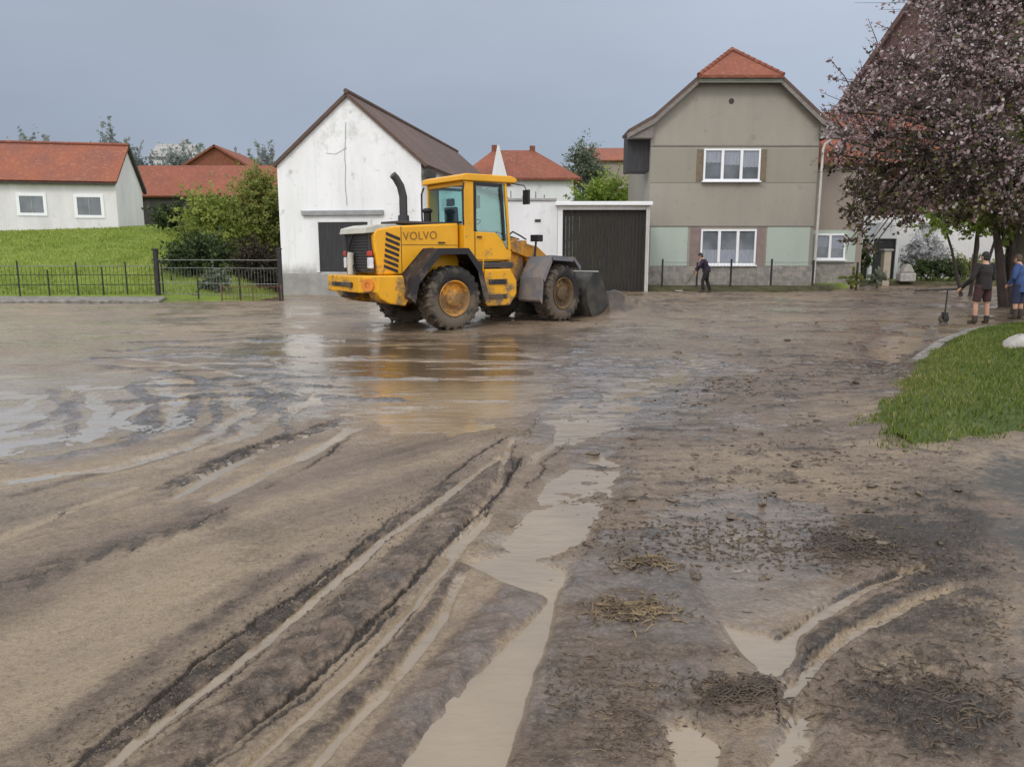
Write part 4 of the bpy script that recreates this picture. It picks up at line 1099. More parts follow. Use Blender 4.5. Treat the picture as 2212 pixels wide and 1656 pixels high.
MAT['leaf_green'] = leafmat('shrub leaves', ((0, (0.09, 0.14, 0.03)), (.45, (0.26, 0.32, 0.065)), (.8, (0.38, 0.42, 0.11)), (1, (0.46, 0.45, 0.18))), .6, .45)
MAT['leaf_dark'] = leafmat('dark leaves', ((0, (0.022, 0.036, 0.018)), (.5, (0.06, 0.09, 0.034)), (1, (0.13, 0.165, 0.055))))
MAT['leaf_olive'] = leafmat('olive leaves', ((0, (0.10, 0.135, 0.04)), (.5, (0.26, 0.29, 0.075)), (1, (0.40, 0.38, 0.13))), .6, .45)
MAT['leaf_fresh'] = leafmat('fresh spring leaves', ((0, (0.09, 0.15, 0.022)), (.5, (0.22, 0.32, 0.05)), (1, (0.34, 0.40, 0.10))), .6, .4)
MAT['leaf_brown'] = leafmat('brown twiggy leaves', ((0, (0.03, 0.022, 0.018)), (.5, (0.06, 0.048, 0.035)), (1, (0.1, 0.09, 0.05))))
MAT['leaf_grey'] = leafmat('grey green leaves', ((0, (0.09, 0.115, 0.08)), (.5, (0.19, 0.225, 0.155)), (1, (0.32, 0.35, 0.26))), .6, .4)
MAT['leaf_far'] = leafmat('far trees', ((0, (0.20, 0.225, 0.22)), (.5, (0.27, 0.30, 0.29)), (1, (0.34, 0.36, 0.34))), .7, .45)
MAT['leaf_purple'] = leafmat('purple leaves and blossom', ((0, (0.05, 0.034, 0.034)), (.25, (0.19, 0.122, 0.124)), (.5, (0.37, 0.25, 0.258)), (.75, (0.56, 0.43, 0.45)), (.92, (0.72, 0.62, 0.65)), (1, (0.84, 0.78, 0.81))), .55, .5)
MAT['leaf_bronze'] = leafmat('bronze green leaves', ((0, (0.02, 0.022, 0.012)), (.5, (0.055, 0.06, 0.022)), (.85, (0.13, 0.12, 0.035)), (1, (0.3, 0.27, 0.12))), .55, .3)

def gpos(x, y): return (x, y, float(base_h(np.array([x]), np.array([y]))[0]))
shrub('shrub', gpos(-14.2, 36.2), [((0, 0, 1.9), (1.3, 1.1, 1.35)), ((1.5, .3, 1.3), (1.3, 1.1, 1.3)), ((-1.0, .2, .9), (.9, .9, .85)), ((.6, -.5, .9), (1.5, .9, 1.0))], 26000, .085, 'leaf_green', 'large leafy green shrub in the garden, left of the barn', 'shrub', 'garden shrubs left of the barn')
shrub('shrub', gpos(-11.6, 36.6), [((0, 0, 2.4), (1.3, 1.1, 1.7)), ((.6, .2, 1.0), (1.3, 1.0, 1.2)), ((-.4, 0, 3.4), (.8, .8, .9))], 19000, .08, 'leaf_olive', 'tall olive shrub close to the barn wall', 'shrub', 'garden shrubs left of the barn')
shrub('shrub', gpos(-11.2, 33.6), [((0, 0, .9), (1.1, .8, .9)), ((.7, .2, .5), (.7, .6, .7))], 9000, .07, 'leaf_brown', 'low brown twiggy shrub by the corner of the barn', 'shrub', 'garden shrubs left of the barn')
shrub('shrub', gpos(-13.4, 33.4), [((0, 0, .9), (1.3, .9, 1.0)), ((-1, .2, .6), (.9, .7, .7))], 10000, .075, 'leaf_dark', 'dark green shrub in front of the leafy one', 'shrub', 'garden shrubs left of the barn')
shrub('shrub', gpos(-11.9, 31.0), [((0, 0, .55), (.5, .4, .55)), ((-.5, .1, .35), (.4, .3, .4))], 3000, .06, 'leaf_grey', 'small grey green bush behind the low fence', 'shrub', 'garden shrubs left of the barn')
shrub('shrub', gpos(-19.6, 44.6), [((0, 0, .9), (1.2, .8, .9)), ((1.6, 0, .8), (1.2, .8, .8)), ((3.1, -.4, .9), (1.3, .8, .9))], 11000, .09, 'leaf_dark', 'dark hedge-like shrub right of the farmhouse gable', 'shrub', 'garden shrubs left of the barn')
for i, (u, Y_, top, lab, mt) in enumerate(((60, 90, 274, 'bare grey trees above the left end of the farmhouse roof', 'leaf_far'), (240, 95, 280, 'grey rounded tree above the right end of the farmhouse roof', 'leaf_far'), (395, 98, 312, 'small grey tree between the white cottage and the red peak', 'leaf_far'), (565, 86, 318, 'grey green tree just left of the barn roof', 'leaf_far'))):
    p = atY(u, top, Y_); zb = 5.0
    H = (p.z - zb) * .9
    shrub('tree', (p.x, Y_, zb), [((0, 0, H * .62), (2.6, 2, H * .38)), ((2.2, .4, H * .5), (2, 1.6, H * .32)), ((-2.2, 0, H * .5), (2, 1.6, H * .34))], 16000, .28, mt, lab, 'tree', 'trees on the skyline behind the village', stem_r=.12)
p = atY(1262, 300, 62)
shrub('tree', (p.x, 62, .3), [((0, 0, 8.6), (1.3, 1.1, 1.7)), ((.8, .2, 7.4), (1.3, 1.1, 1.3)), ((-.7, -.1, 7.3), (1.1, 1, 1.2)), ((1.6, 0, 6.0), (1.4, 1.2, 1.5))], 16000, .09, 'leaf_grey', 'sparse grey green tree between the red roof and the beige house', 'tree', stem_r=.09)
shrub('bush', (6.4, 52, .2), [((0, 0, 5.3), (2.0, 1.4, 1.5)), ((1.6, .2, 4.6), (1.6, 1.3, 1.8)), ((-1.5, 0, 4.8), (1.2, 1, 1.2)), ((0, 0, 2.5), (2.4, 1.4, 2))], 18000, .11, 'leaf_fresh', 'bright green bush rising over the garage roof', 'bush', stem_r=.07)
tp_ = empty('topiary', (19.6, 43.0, .15), 0, 'dark round clipped bush on a thin stem, left of the gate pillar', 'bush')
MB().tube([(0, 0, -.1), (.02, 0, .9)], .07, 8).build('trunk', 'bark', tp_)
pp, a_, b_, k_ = clump_points((0, 0, 1.3), (.62, .55, .42), 2600, 160)
leaf_cloud('crown', pp, .09, 'leaf_dark', tp_)
MAT['leaf_white'] = leafmat('white blossom', ((0, (0.10, 0.12, 0.07)), (.25, (0.35, 0.36, 0.33)), (.5, (0.66, 0.66, 0.67)), (1, (0.84, 0.83, 0.86))), .6, .3)
shrub('blossom_bush', (24.9, 46.6, .15), [((0, 0, 1.9), (1.05, .8, .85)), ((.8, .1, 1.3), (.8, .7, .7)), ((-.7, 0, 1.2), (.7, .6, .7))], 9000, .10, 'leaf_white', 'white blossoming bush under the purple tree, behind the dark hedge', 'bush', tone_shift=.12)
shrub('hedge', (24.6, 44.6, .15), [((-.9, 0, .75), (.7, .5, .65)), ((0, 0, .75), (.8, .5, .65)), ((1.0, 0, .7), (.8, .5, .65))], 9000, .06, 'leaf_dark', 'dark hedge in front of the white blossoming bush', 'hedge')
shrub('hedge', (29.0, 45.5, .15), [((-2, 0, .7), (1.1, .6, .75)), ((-.5, 0, .6), (1.1, .6, .7)), ((1, 0, .75), (1.2, .6, .8)), ((2.6, 0, .7), (1.2, .6, .75))], 12000, .07, 'leaf_olive', 'low yellowish hedge in front of the white garage block', 'hedge')
stk = MB(); stk.tube([(0, 0, -.2), (.02, 0, 1.55)], [.09, .075], 8)
so_ = stk.build('wooden_post', 'wood', smooth=40); so_.location = (26.0, 43.4, .2); tag(so_, 'dark wooden post standing alone on the grass by the hedge', 'post')
for i, (x, y, s_) in enumerate(((16.3, 36.6, .55), (17.6, 36.9, .6))):
    shrub('garden_plant', (x, y, .2), [((0, 0, s_ * .7), (s_ * .8, s_ * .6, s_ * .7))], 700, .09, ('leaf_olive', 'leaf_grey')[i], ('yellowish low plant under the small window of the extension', 'grey green low plant right of the small window of the extension')[i], 'plant', 'plants under the window of the extension')

# ---- the blossoming purple tree
TX, TY = 14.45, 21.5
TS = TY / 17.0
tree = empty('blossom_tree', (TX, TY, 0), 0, 'large purple leaved blossoming tree leaning in from the right edge', 'tree')
br = MB()
rt = lambda p: Vector(p) - Vector((TX, TY, 0))
trunk_pts = [(0.05, 0, -.3), (0, 0, .8), (-.06, .05, 2.4), (-.02, .1, 4.0), (.1, .1, 5.8), (.0, .2, 7.8), (-.1, .2, 10)]
br.tube(trunk_pts, [.36, .31, .29, .26, .22, .15, .06], 12)
lobes = []
for (u, v, dY, r_) in ((1850, 235, 0, .62), (1905, 195, .4, .62), (1965, 140, -.2, .75), (2050, 70, .2, .9), (2100, -20, 0, 1.1), (2075, 20, .6, .7),
                       (1825, 300, -.3, .55), (1890, 290, .5, .8), (1970, 230, -.6, .95), (2060, 160, -.7, 1.05), (2150, 90, -.7, 1.1),
                       (1850, 365, 0, .6), (1920, 370, .3, .75), (2000, 330, -.6, .95), (2090, 280, -.9, 1.05), (2170, 220, -1.0, 1.05),
                       (1870, 430, .1, .5), (1855, 475, .2, .36), (2010, 420, -.3, .7), (2090, 385, -.8, .85), (2165, 350, -1.0, .85),
                       (2200, -60, .3, 1.2), (2060, -80, .5, .9), (1812, 335, .2, .42), (1905, 140, .2, .4), (1862, 180, .1, .36), (1815, 240, -.2, .34), (1835, 520, .2, .2), (1880, 540, .1, .22), (2060, 425, .6, .55),
                       (2120, 440, -.4, .5), (2175, 425, -.9, .55), (2200, 470, -.5, .45), (1900, 440, .3, .42), (1950, 455, .1, .4), (1845, 410, -.2, .38), (1862, 500, .1, .24), (1835, 455, .1, .25), (1960, 480, .2, .28), (2070, 470, .2, .33), (2140, 160, .8, 1.0), (2040, 250, .9, .9), (2120, 340, .9, .8)):
    p = rt(atY(u, v, TY + dY * TS)); lobes.append((p, r_ * TS))
front = list(lobes)
for p, r_ in front[::2]:                # the far side and the side outside the picture
    lobes.append((Vector((-p.x * .9 + random.uniform(-.5, .5), p.y + random.uniform(.8, 2.2), p.z)), r_))
for p, r_ in front[1::3]:
    lobes.append((Vector((p.x * .8, p.y + 2.0, p.z + .2)), r_))
for i in range(12):
    a = random.uniform(0, 6.28); lobes.append((Vector((math.cos(a) * 1.8, math.sin(a) * 1.8, random.uniform(8, 11))), 1.2))
P1, T1, P2, T2 = [], [], [], []
tw_ = MB()
for i, (c, r_) in enumerate(lobes):
    s0 = Vector(trunk_pts[min(5, max(2, int((c.z - 1.0) / 1.3)))])
    mid = s0.lerp(c, .5) + Vector((random.uniform(-.25, .25), random.uniform(-.25, .25), .35 if c.z > 4.4 else 1.7))
    L_ = (c - s0).length
    br.tube([s0, s0.lerp(mid, .5) + Vector((0, 0, .1)), mid, mid.lerp(c, .5) + Vector((0, 0, .08 if c.z > 4.4 else .55)), c], [.10, .08, .058, .04, .022] if c.z > 4.4 else [.06, .05, .04, .026, .014], 6)
    n_ = int((560 if c.x < -2.5 else 800) * r_ ** 1.75 * (1.0 if i < len(front) else .35))
    tw = int(44 * r_ ** 1.5) + 10
    p, a, b, k_ = clump_points(c, (r_ * 1.05, r_, r_ * .85), n_, tw)
    for q in range(tw): tw_.tube([c.lerp(Vector(a[q]), .2), Vector(a[q]), Vector(b[q])], [.014, .010, .004], 4, cap=False)
    tn = rng.normal(0, .13, tw)
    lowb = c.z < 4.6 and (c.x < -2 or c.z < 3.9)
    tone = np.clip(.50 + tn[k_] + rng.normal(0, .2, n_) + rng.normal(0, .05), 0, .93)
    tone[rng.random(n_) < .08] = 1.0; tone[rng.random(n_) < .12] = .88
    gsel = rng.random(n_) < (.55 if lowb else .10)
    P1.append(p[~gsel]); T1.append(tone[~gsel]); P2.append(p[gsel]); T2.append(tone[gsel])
for (u, v, du, dv) in ((1850, 215, -60, -90), (1905, 150, -30, -110), (1880, 200, -95, -35), (1830, 290, -60, -60), (1950, 90, -60, -40)):
    a_, b_ = rt(atY(u, v, TY)), rt(atY(u + du, v + dv, TY + .2))
    br.tube([a_, a_.lerp(b_, .5) + Vector((.05, 0, .06)), b_], [.02, .014, .006], 5)
    n_ = 26; t = rng.uniform(.2, 1, n_)[:, None]
    P1.append(np.array(a_) * (1 - t) + np.array(b_) * t + rng.normal(scale=.05, size=(n_, 3))); T1.append(np.clip(rng.normal(.4, .2, n_), 0, 1))
br.build('trunk', 'bark', tree, smooth=60)
tw_.build('twigs', 'bark_brown', tree)
leaf_cloud('crown', np.concatenate(P1), .068, 'leaf_purple', tree, np.concatenate(T1), 1.3)
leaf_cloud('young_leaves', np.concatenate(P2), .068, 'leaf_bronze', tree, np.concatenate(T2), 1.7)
# the evergreen that crowds the tree's trunk at the right edge
shrub('ivy_tree', (16.3, 24.8, 0), [((0, 0, 3.2), (1.6, 1.2, 1.0)), ((-.9, .1, 3.1), (1.3, 1.0, .7)), ((.8, 0, 4.6), (1.6, 1.3, 1.6)), ((-.3, 0, 6.4), (1.5, 1.3, 1.8)), ((.4, 0, 8.4), (1.3, 1.2, 1.6)), ((-.2, .2, 1.9), (.5, .5, 1.0))], 9000, .12, 'leaf_green', 'dark green leafy tree behind the blossoming tree at the right edge', 'tree', stem_r=.12, tone_shift=-.1)

shrub('green_tree', (18.9, 31.5, .1), [((0, 0, 3.3), (1.5, 1.1, .8)), ((-1.3, .2, 3.0), (1.0, .9, .6)), ((1.2, 0, 3.7), (1.3, 1, .9)), ((.2, .2, 4.6), (1.5, 1.2, 1.0))], 9000, .10, 'leaf_fresh', 'small fresh green tree behind the purple blossoming one, before the white garage block', 'tree', stem_r=.05)

# ================================================================== FENCES
def fence(name, pts, heights, postr, rails, mat, label, picket=None, zfun=None, top=None, thick=None):
    o = empty(name, (*pts[0][:2], 0), 0, label, 'fence')
    b0 = Vector((*pts[0][:2], 0))
    G = [Vector((p[0], p[1], zfun(p[0], p[1]) if zfun else 0)) - b0 for p in pts]
    for i, g in enumerate(G):
        m_ = MB(); r_ = thick.get(i, postr) if thick else postr
        m_.box(g.x - r_, g.x + r_, g.y - r_, g.y + r_, g.z - .3, g.z + heights[i])
        if thick and i in thick: m_.box(g.x - r_ * 1.3, g.x + r_ * 1.3, g.y - r_ * 1.3, g.y + r_ * 1.3, g.z + heights[i], g.z + heights[i] + .05)
        m_.build('post', mat, o, bevel=.006)
    for k_, (h_, rr, mm) in enumerate(rails):
        m_ = MB()
        for a, b in zip(G[:-1], G[1:]):
            mid = a.lerp(b, .5) + Vector((0, 0, h_ - .012))
            m_.tube([a + Vector((0, 0, h_)), mid, b + Vector((0, 0, h_))], rr, 5)
        m_.build('rail', mm, o)
    if picket:
        m_ = MB(); sp, h0, h1, rr, mm = picket
        for a, b in zip(G[:-1], G[1:]):
            n_ = max(2, int((b - a).length / sp))
            for i in range(1, n_):
                p = a.lerp(b, i / n_); m_.tube([p + Vector((0, 0, h0)), p + Vector((0, 0, h1))], rr, 4)
        m_.build('pickets', mm, o)
    return o
zf = lambda x, y: float(base_h(np.array([x]), np.array([y]))[0])
LP = []
for u in (-60, 12, 80, 130, 180, 225, 268, 335):
    g = gz(u, 640 + u * .018); LP.append((g.x, 29.9 + .0012 * abs(u)))
fence('garden_fence', LP, [1.25, 1.2, 1.35, 1.0, 1.3, 1.1, 1.3, 1.2], .024, [(1.15, .014, 'wire'), (.8, .014, 'steel_dark'), (.42, .016, 'steel_dark')], 'steel_dark', 'thin dark wire fence along the foot of the green slope', picket=(.15, .03, 1.12, .008, 'steel_dark'), zfun=lambda x, y: .12)
g1, g2 = gz(343, 644), gz(608, 650)
GP = [tuple(g1.lerp(g2, t)[:2]) for t in (0, .34, .68, 1)]
fence('yard_gate', GP, [1.88, 1.25, 1.25, 1.88], .025, [(1.5, .016, 'wire'), (1.2, .013, 'wire'), (.62, .016, 'wire'), (.2, .013, 'wire')], 'steel_dark', 'wide wire gate between two tall black posts beside the barn', picket=(.14, .15, 1.15, .006, 'wire'), zfun=lambda x, y: 0, thick={0: .075, 3: .07})
g1, g2 = gz(480, 652), gz(700, 650)
fence('picket_barrier', [tuple(g1.lerp(g2, t)[:2]) for t in (0, .3, .58)], [.62, .6, .62], .02, [(.55, .015, 'steel_rust'), (.12, .012, 'steel_rust')], 'steel_rust', 'low rusty picket barrier standing in the mud before the gate', picket=(.13, .02, .56, .008, 'steel_rust'))
HP = [(atY(u, 610, 36.4).x, 36.4) for u in (1430, 1505, 1578, 1665, 1755, 1850)]
fence('house_fence', HP, [1.35, 1.2, 1.35, 1.35, 1.3, 1.2], .04, [(1.2, .012, 'wire'), (.8, .012, 'wire'), (.4, .012, 'wire')], 'steel_dark', 'dark post and wire fence in front of the beige house', zfun=lambda x, y: .15, picket=(.16, .06, 1.18, .005, 'wire'))

# ================================================================== WHEEL LOADER
LO = Vector((-2.063, 18.356, -0.03))
loader = empty('wheel_loader', LO, R(37), 'yellow articulated wheel loader pushing mud across the flooded street', 'loader')
FM = Matrix.Translation((1.675, 0, 0)) @ Matrix.Rotation(R(11), 4, 'Z')     # front frame, steered to its left
FMB = lambda: MB(FM)

# --- wheels
def make_wheel(rimmat):
    o = empty('wheel', (0, 0, 0), 0, parent=loader)
    ty = MB()
    ty.lathe([(.40, -.19), (.43, -.235), (.50, -.262), (.58, -.268), (.64, -.258), (.675, -.235), (.695, -.19), (.70, 0), (.695, .19), (.675, .235), (.64, .258), (.58, .268), (.50, .262), (.43, .235), (.40, .19)], 56)
    nl = 22
    for sd_s in (-1, 1):
        for i in range(nl):
            a = 2 * math.pi * (i + (.5 if sd_s > 0 else 0)) / nl
            vs = []
            for (yy, da, hw) in ((.01, .10, .050), (.13, .03, .058), (.225, -.02, .066), (.262, -.03, .062)):
                for r_, k_ in ((.66 if yy < .25 else .575, 1), (.745 if yy < .2 else (.725 if yy < .25 else .655), .8)):
                    for s_ in (-1, 1):
                        an = a + da + s_ * hw * k_
                        vs.append((r_ * math.cos(an), sd_s * (yy + (.012 if (yy > .25) else 0)), r_ * math.sin(an)))
            fs = []
            for j in range(3):
                b = j * 4; c_ = b + 4
                fs += [(b, b + 1, c_ + 1, c_), (b + 2, c_ + 2, c_ + 3, b + 3), (b, c_, c_ + 2, b + 2), (b + 1, b + 3, c_ + 3, c_ + 1)]
            fs += [(0, 2, 3, 1), (12, 13, 15, 14)]
            ty.add(vs, fs)
    ty.build('tyre', 'tyre', o, smooth=38)
    rm = MB()
    rm.lathe([(.40, .15), (.405, -.215), (.415, -.245), (.395, -.25), (.372, -.225), (.352, -.15), (.335, -.125), (.25, -.125), (.235, -.14), (.20, -.15), (.185, -.20), (.15, -.225), (.001, -.225)], 40)
    for i in range(12):
        a = 2 * math.pi * i / 12
        rm.lathe([(.001, -.02), (.020, -.02), (.020, .02)], 7, Matrix.Translation((.292 * math.cos(a), -.132, .292 * math.sin(a))))
    for i in range(6):
        a = 2 * math.pi * i / 6 + .3
        rm.lathe([(.001, -.012), (.013, -.012), (.013, .012)], 6, Matrix.Translation((.11 * math.cos(a), -.228, .11 * math.sin(a))))
    rm.build('rim', rimmat, o, smooth=38)
    return o
WZ = .735
w0 = make_wheel('rim'); w0.location = (0, -1.03, WZ)
w1 = copy_tree(w0, loader); w1.location = (0, 1.03, WZ); w1.rotation_euler = (0, 0, math.pi)
w0.rotation_euler = (0, .4, 0)
w2 = make_wheel('rim_dirty'); w2.location = FM @ Vector((1.675, -1.03, WZ)); w2.rotation_euler = (0, .9, R(11))
w3 = copy_tree(w2, loader); w3.location = FM @ Vector((1.675, 1.03, WZ)); w3.rotation_euler = (0, 0, R(191))

# --- rear frame, axles, counterweight
b = MB(); b.box(-1.3, 1.35, -.42, .42, .62, 1.29)
b.prism([(1.3, .62), (1.62, .85), (1.62, 1.2), (1.3, 1.29)], -.3, .3)
b.build('rear_frame', 'yellow_dirty', loader, bevel=.03)
b = MB(); b.tube([(0, -.8, WZ), (0, -.4, WZ), (0, -.25, WZ), (0, .25, WZ), (0, .4, WZ), (0, .8, WZ)], [.19, .17, .27, .27, .17, .19], 14)
b.build('axle', 'dark_grey', loader, smooth=40)
b = FMB(); b.tube([(1.675, -.8, WZ), (1.675, -.4, WZ), (1.675, -.25, WZ), (1.675, .25, WZ), (1.675, .4, WZ), (1.675, .8, WZ)], [.19, .17, .27, .27, .17, .19], 14)
b.build('axle', 'dark_grey', loader, smooth=40)
b = MB()
plan = [(-1.45, -1.06), (-1.84, -1.06), (-2.13, -.78), (-2.16, .78), (-1.84, 1.06), (-1.45, 1.06)]
b.prism(plan, .90, 1.27, 'z')
for sy in (-1, 1):
    b.prism([(-1.86, .92), (-1.78, .78), (-1.55, .66), (-1.16, .60), (-1.08, .72), (-1.20, 1.27), (-1.80, 1.272)], sy * .62, sy * 1.075)
cwt = b.build('counterweight', 'yellow', loader, bevel=.035, seg=3)
b = MB(); b.box(-2.185, -2.12, -.50, .50, 1.03, 1.12); b.build('slot', 'black_plastic', cwt, bevel=.01)
b = MB()
mt = Matrix.Translation((-1.99, -.93, 1.07)) @ Matrix.Rotation(R(-45), 4, 'Z')
b.lathe([(.06, -.03), (.135, -.035), (.14, -.0), (.14, .05)], 20, mt); b.lathe([(.001, -.012), (.06, -.012), (.06, .05)], 16, mt)
b.build('tow_ring', 'lamporange', cwt, smooth=40)
b = MB(); b.tube([(-2.19, 0, .86), (-2.1, 0, .84), (-1.8, 0, .84)], .07, 10); b.build('tow_pin', 'dark_grey', cwt)

# --- engine hood
b = MB(); b.prism([(-1.60, 1.275), (-1.70, 2.12), (-1.62, 2.27), (-1.2, 2.345), (.52, 2.45), (.52, 1.275)], -.67, .67)
hood = b.build('hood', 'yellow', loader, bevel=.05, seg=3)
b = MB(); b.prism([(-1.90, 2.17), (-1.86, 2.30), (-1.55, 2.375), (-1.1, 2.39), (-1.1, 2.33), (-1.58, 2.20)], -.64, .64)
b.build('hood_cap', 'whitegrey', hood, bevel=.02)
b = MB(); b.box(-1.765, -1.62, -.56, .56, 1.33, 2.2)
for i in range(13): b.box(-1.79, -1.764, -.53, .53, 1.37 + i * .063, 1.40 + i * .063)
gr = b.build('radiator_grille', 'dark_grey', hood, bevel=.008)
b = MB(); b.tube([(-1.88, .12, 1.28), (-1.88, .12, 1.68), (-1.86, .12, 1.76)], .075, 10); b.build('fuel_neck', 'whitegrey', gr, smooth=40)
b = MB(); b.tube([(-1.84, .35, 1.28), (-1.86, .2, 1.9), (-1.84, .0, 2.2)], .03, 8); b.tube([(-1.84, -.1, 1.28), (-1.86, .3, 1.75), (-1.84, .45, 2.2)], .025, 8)
b.build('hose', 'black_plastic', gr)
for sy in (-1, 1):
    b = MB(); b.box(-1.80, -1.70, sy * .60 - .07, sy * .60 + .07, 1.42, 1.66); t_ = b.build('tail_lamp', 'lampwhite', hood, bevel=.02)
    b = MB(); b.box(-1.81, -1.72, sy * .60 - .065, sy * .60 + .065, 1.69, 1.80); b.build('indicator', 'lampred', hood, bevel=.02)
for sy in (-1, 1):
    b = MB()
    for i in range(7):
        z0 = 1.34 + i * .118; x0 = -1.46 + i * .012
        a0, a1 = sorted((sy * .672, sy * .686))
        b.prism([(x0, z0 + .10), (x0 + .34, z0 - .02), (x0 + .34, z0 + .045), (x0, z0 + .165)], a0, a1)
    b.build('louvre', 'black_plastic', hood)
b = MB(); b.box(-.95, .50, -.42, .42, 2.41, 2.475); b.build('hood_top_panel', 'dark_grey', hood, bevel=.02)
b = MB(); b.tube([(-.50, .12, 2.40), (-.50, .12, 2.62), (-.50, .12, 2.63), (-.50, .12, 3.05), (-.56, .12, 3.28), (-.68, .12, 3.46), (-.76, .12, 3.53)], [.135, .13, .095, .095, .093, .09, .088], 14)
b.build('exhaust_pipe', 'dark_grey', hood, smooth=40)
b = MB(); b.tube([(.25, .30, 2.42), (.25, .30, 2.72)], .09, 12); b.ball((.25, .30, 2.76), (.13, .13, .07)); b.build('air_intake', 'black_plastic', hood, smooth=40)
for sy in (-1, 1):
    b = MB(); y0, y1 = sorted((sy * .668, sy * .676))
    b.box(-1.02, -1.008, y0, y1, 1.32, 2.34); b.box(-1.0, .5, y0, y1, 1.935, 1.945)
    b.build('panel_seam', 'black_plastic', hood)
    b = MB(); y0, y1 = sorted((sy * .67, sy * .70)); b.box(-.05, .12, y0, y1, 1.98, 2.01); b.build('latch', 'black_plastic', hood)
# lettering on the hood
for sy in (-1, 1):
    fc = bpy.data.curves.new('letters', 'FONT'); fc.body = 'VOLVO'; fc.size = .255; fc.extrude = .004; fc.align_x = 'CENTER'; fc.space_character = 1.08
    fo_ = bpy.data.objects.new('letters', fc); COL.objects.link(fo_)
    me = bpy.data.meshes.new_from_object(fo_.evaluated_get(bpy.context.evaluated_depsgraph_get()))
    bpy.data.objects.remove(fo_); me.materials.clear(); me.materials.append(MAT['lettering'])
    lo_ = bpy.data.objects.new('lettering', me); COL.objects.link(lo_); lo_.parent = hood
    lo_.rotation_euler = (math.pi / 2, R(-2.5) if sy < 0 else R(2.5), 0 if sy < 0 else math.pi); lo_.location = (-.52, sy * .676, 2.06)

# --- rear fenders
for sy in (-1, 1):
    b = MB()
    P_ = [(-1.20, .80), (-1.08, 1.22), (-.44, 1.86), (.36, 1.87), (.70, 1.48), (.92, .74)]
    Q_ = [(x * .94 - .0, z - .055) for x, z in P_]
    for i in range(5):
        for (ya, yb) in ((.64, 1.30),):
            y0, y1 = sorted((sy * ya, sy * yb))
            b.prism([P_[i], P_[i + 1], Q_[i + 1], Q_[i]], y0, y1)
            y0, y1 = sorted((sy * 1.30, sy * 1.325))
            R_ = [(p[0] * .88, p[1] - .14) for p in (P_[i], P_[i + 1])]
            b.prism([P_[i], P_[i + 1], R_[1], R_[0]], y0, y1)
    b.build('fender', 'black_plastic', loader, bevel=.012)

# --- cab
cab = MB()
for sy in (-1, 1):
    y0, y1 = sorted((sy * .76, sy * .83))
    cab.prism([(.56, 1.55), (1.92, 1.58), (1.95, 1.80), (1.80, 1.85), (1.66, 2.07), (1.48, 2.24), (.84, 2.26), (.84, 3.40), (.56, 3.40)], y0, y1)
    cab.prism([(1.86, 1.82), (1.93, 1.82), (1.80, 3.40), (1.73, 3.40)], y0 + .004 * sy, y1 + .004 * sy)
cab.prism([(1.88, 1.55), (1.96, 1.58), (1.96, 1.82), (1.88, 1.82)], -.76, .76)
cab.box(.56, .60, -.76, .76, 1.55, 2.42)
cab.box(.56, .62, -.76, .76, 3.30, 3.40)
cabo = cab.build('cab', 'yellow', loader, bevel=.018)
b = MB(); b.prism([(.44, 3.40), (2.0, 3.42), (2.1, 3.46), (2.06, 3.53), (1.9, 3.58), (.62, 3.57), (.46, 3.52)], -.88, .88)
b.build('cab_roof', 'yellow', cabo, bevel=.03, seg=3)
b = MB()
for sy in (-1, 1):
    y = sy * .795
    b.prism([(.86, 2.28), (1.5, 2.26), (1.68, 2.08), (1.82, 1.87), (1.86, 1.87), (1.74, 3.38), (.86, 3.38)], y - .006, y + .006)
b.box(.572, .584, -.74, .74, 2.44, 3.29)
b.prism([(1.92, 1.84), (1.93, 1.84), (1.79, 3.39), (1.78, 3.39)], -.74, .74)
b.build('cab_window', 'cabglass', cabo)
b = MB()
for sy in (-1, 1):
    y0, y1 = sorted((sy * .80, sy * .842))
    for (xa, xb, za, zb) in ((.846, .90, 2.27, 3.38),):
        b.box(xa, xb, y0, y1, za, zb)
    b.prism([(1.70, 2.05), (1.76, 2.05), (1.66, 3.38), (1.58, 3.38)], y0, y1)
    b.box(.90, 1.62, y0, y1, 3.31, 3.38)
    b.tube([(.50, sy * .90, 2.4), (.47, sy * .93, 2.6), (.47, sy * .93, 3.2), (.52, sy * .90, 3.35)], .022, 6)
b.box(.53, .559, -.74, .62, 2.43, 2.49)
b.build('door_frame', 'black_plastic', cabo)
for sy in (-1, 1):
    b = MB(); y0, y1 = sorted((sy * .831, sy * .842)); b.box(.855, .865, y0, y1, 1.60, 2.25); b.box(.865, 1.86, y0, y1, 1.60, 1.61); b.build('door_seam', 'black_plastic', cabo)
    b = MB(); y0, y1 = sorted((sy * .835, sy * .87)); b.box(.92, 1.08, y0, y1, 2.12, 2.15); b.build('door_handle', 'black_plastic', cabo)
b = MB(); b.box(.62, 1.86, -.74, .74, 1.56, 1.62); b.box(1.55, 1.80, -.30, .30, 1.62, 2.25)
b.tube([(1.55, 0, 2.1), (1.38, 0, 2.48)], .035, 8)
b.lathe([(.20, -.015), (.215, 0), (.20, .015), (.185, 0), (.20, -.015)], 20, Matrix.Translation((1.36, 0, 2.5)) @ Matrix.Rotation(R(70), 4, 'X') @ Matrix.Rotation(R(0), 4, 'Z'))
b.build('console', 'seat', cabo)
b = MB(); b.box(.75, 1.25, -.26, .26, 2.0, 2.14); b.prism([(.72, 2.1), (.84, 2.1), (.78, 2.85), (.68, 2.85)], -.25, .25); b.box(.68, .77, -.14, .14, 2.87, 3.05); b.box(.85, 1.15, -.18, .18, 1.62, 2.0)
b.box(.85, 1.25, -.36, -.28, 2.26, 2.32); b.box(.85, 1.25, .28, .36, 2.26, 2.32)
b.build('seat', 'seat', cabo, bevel=.03)
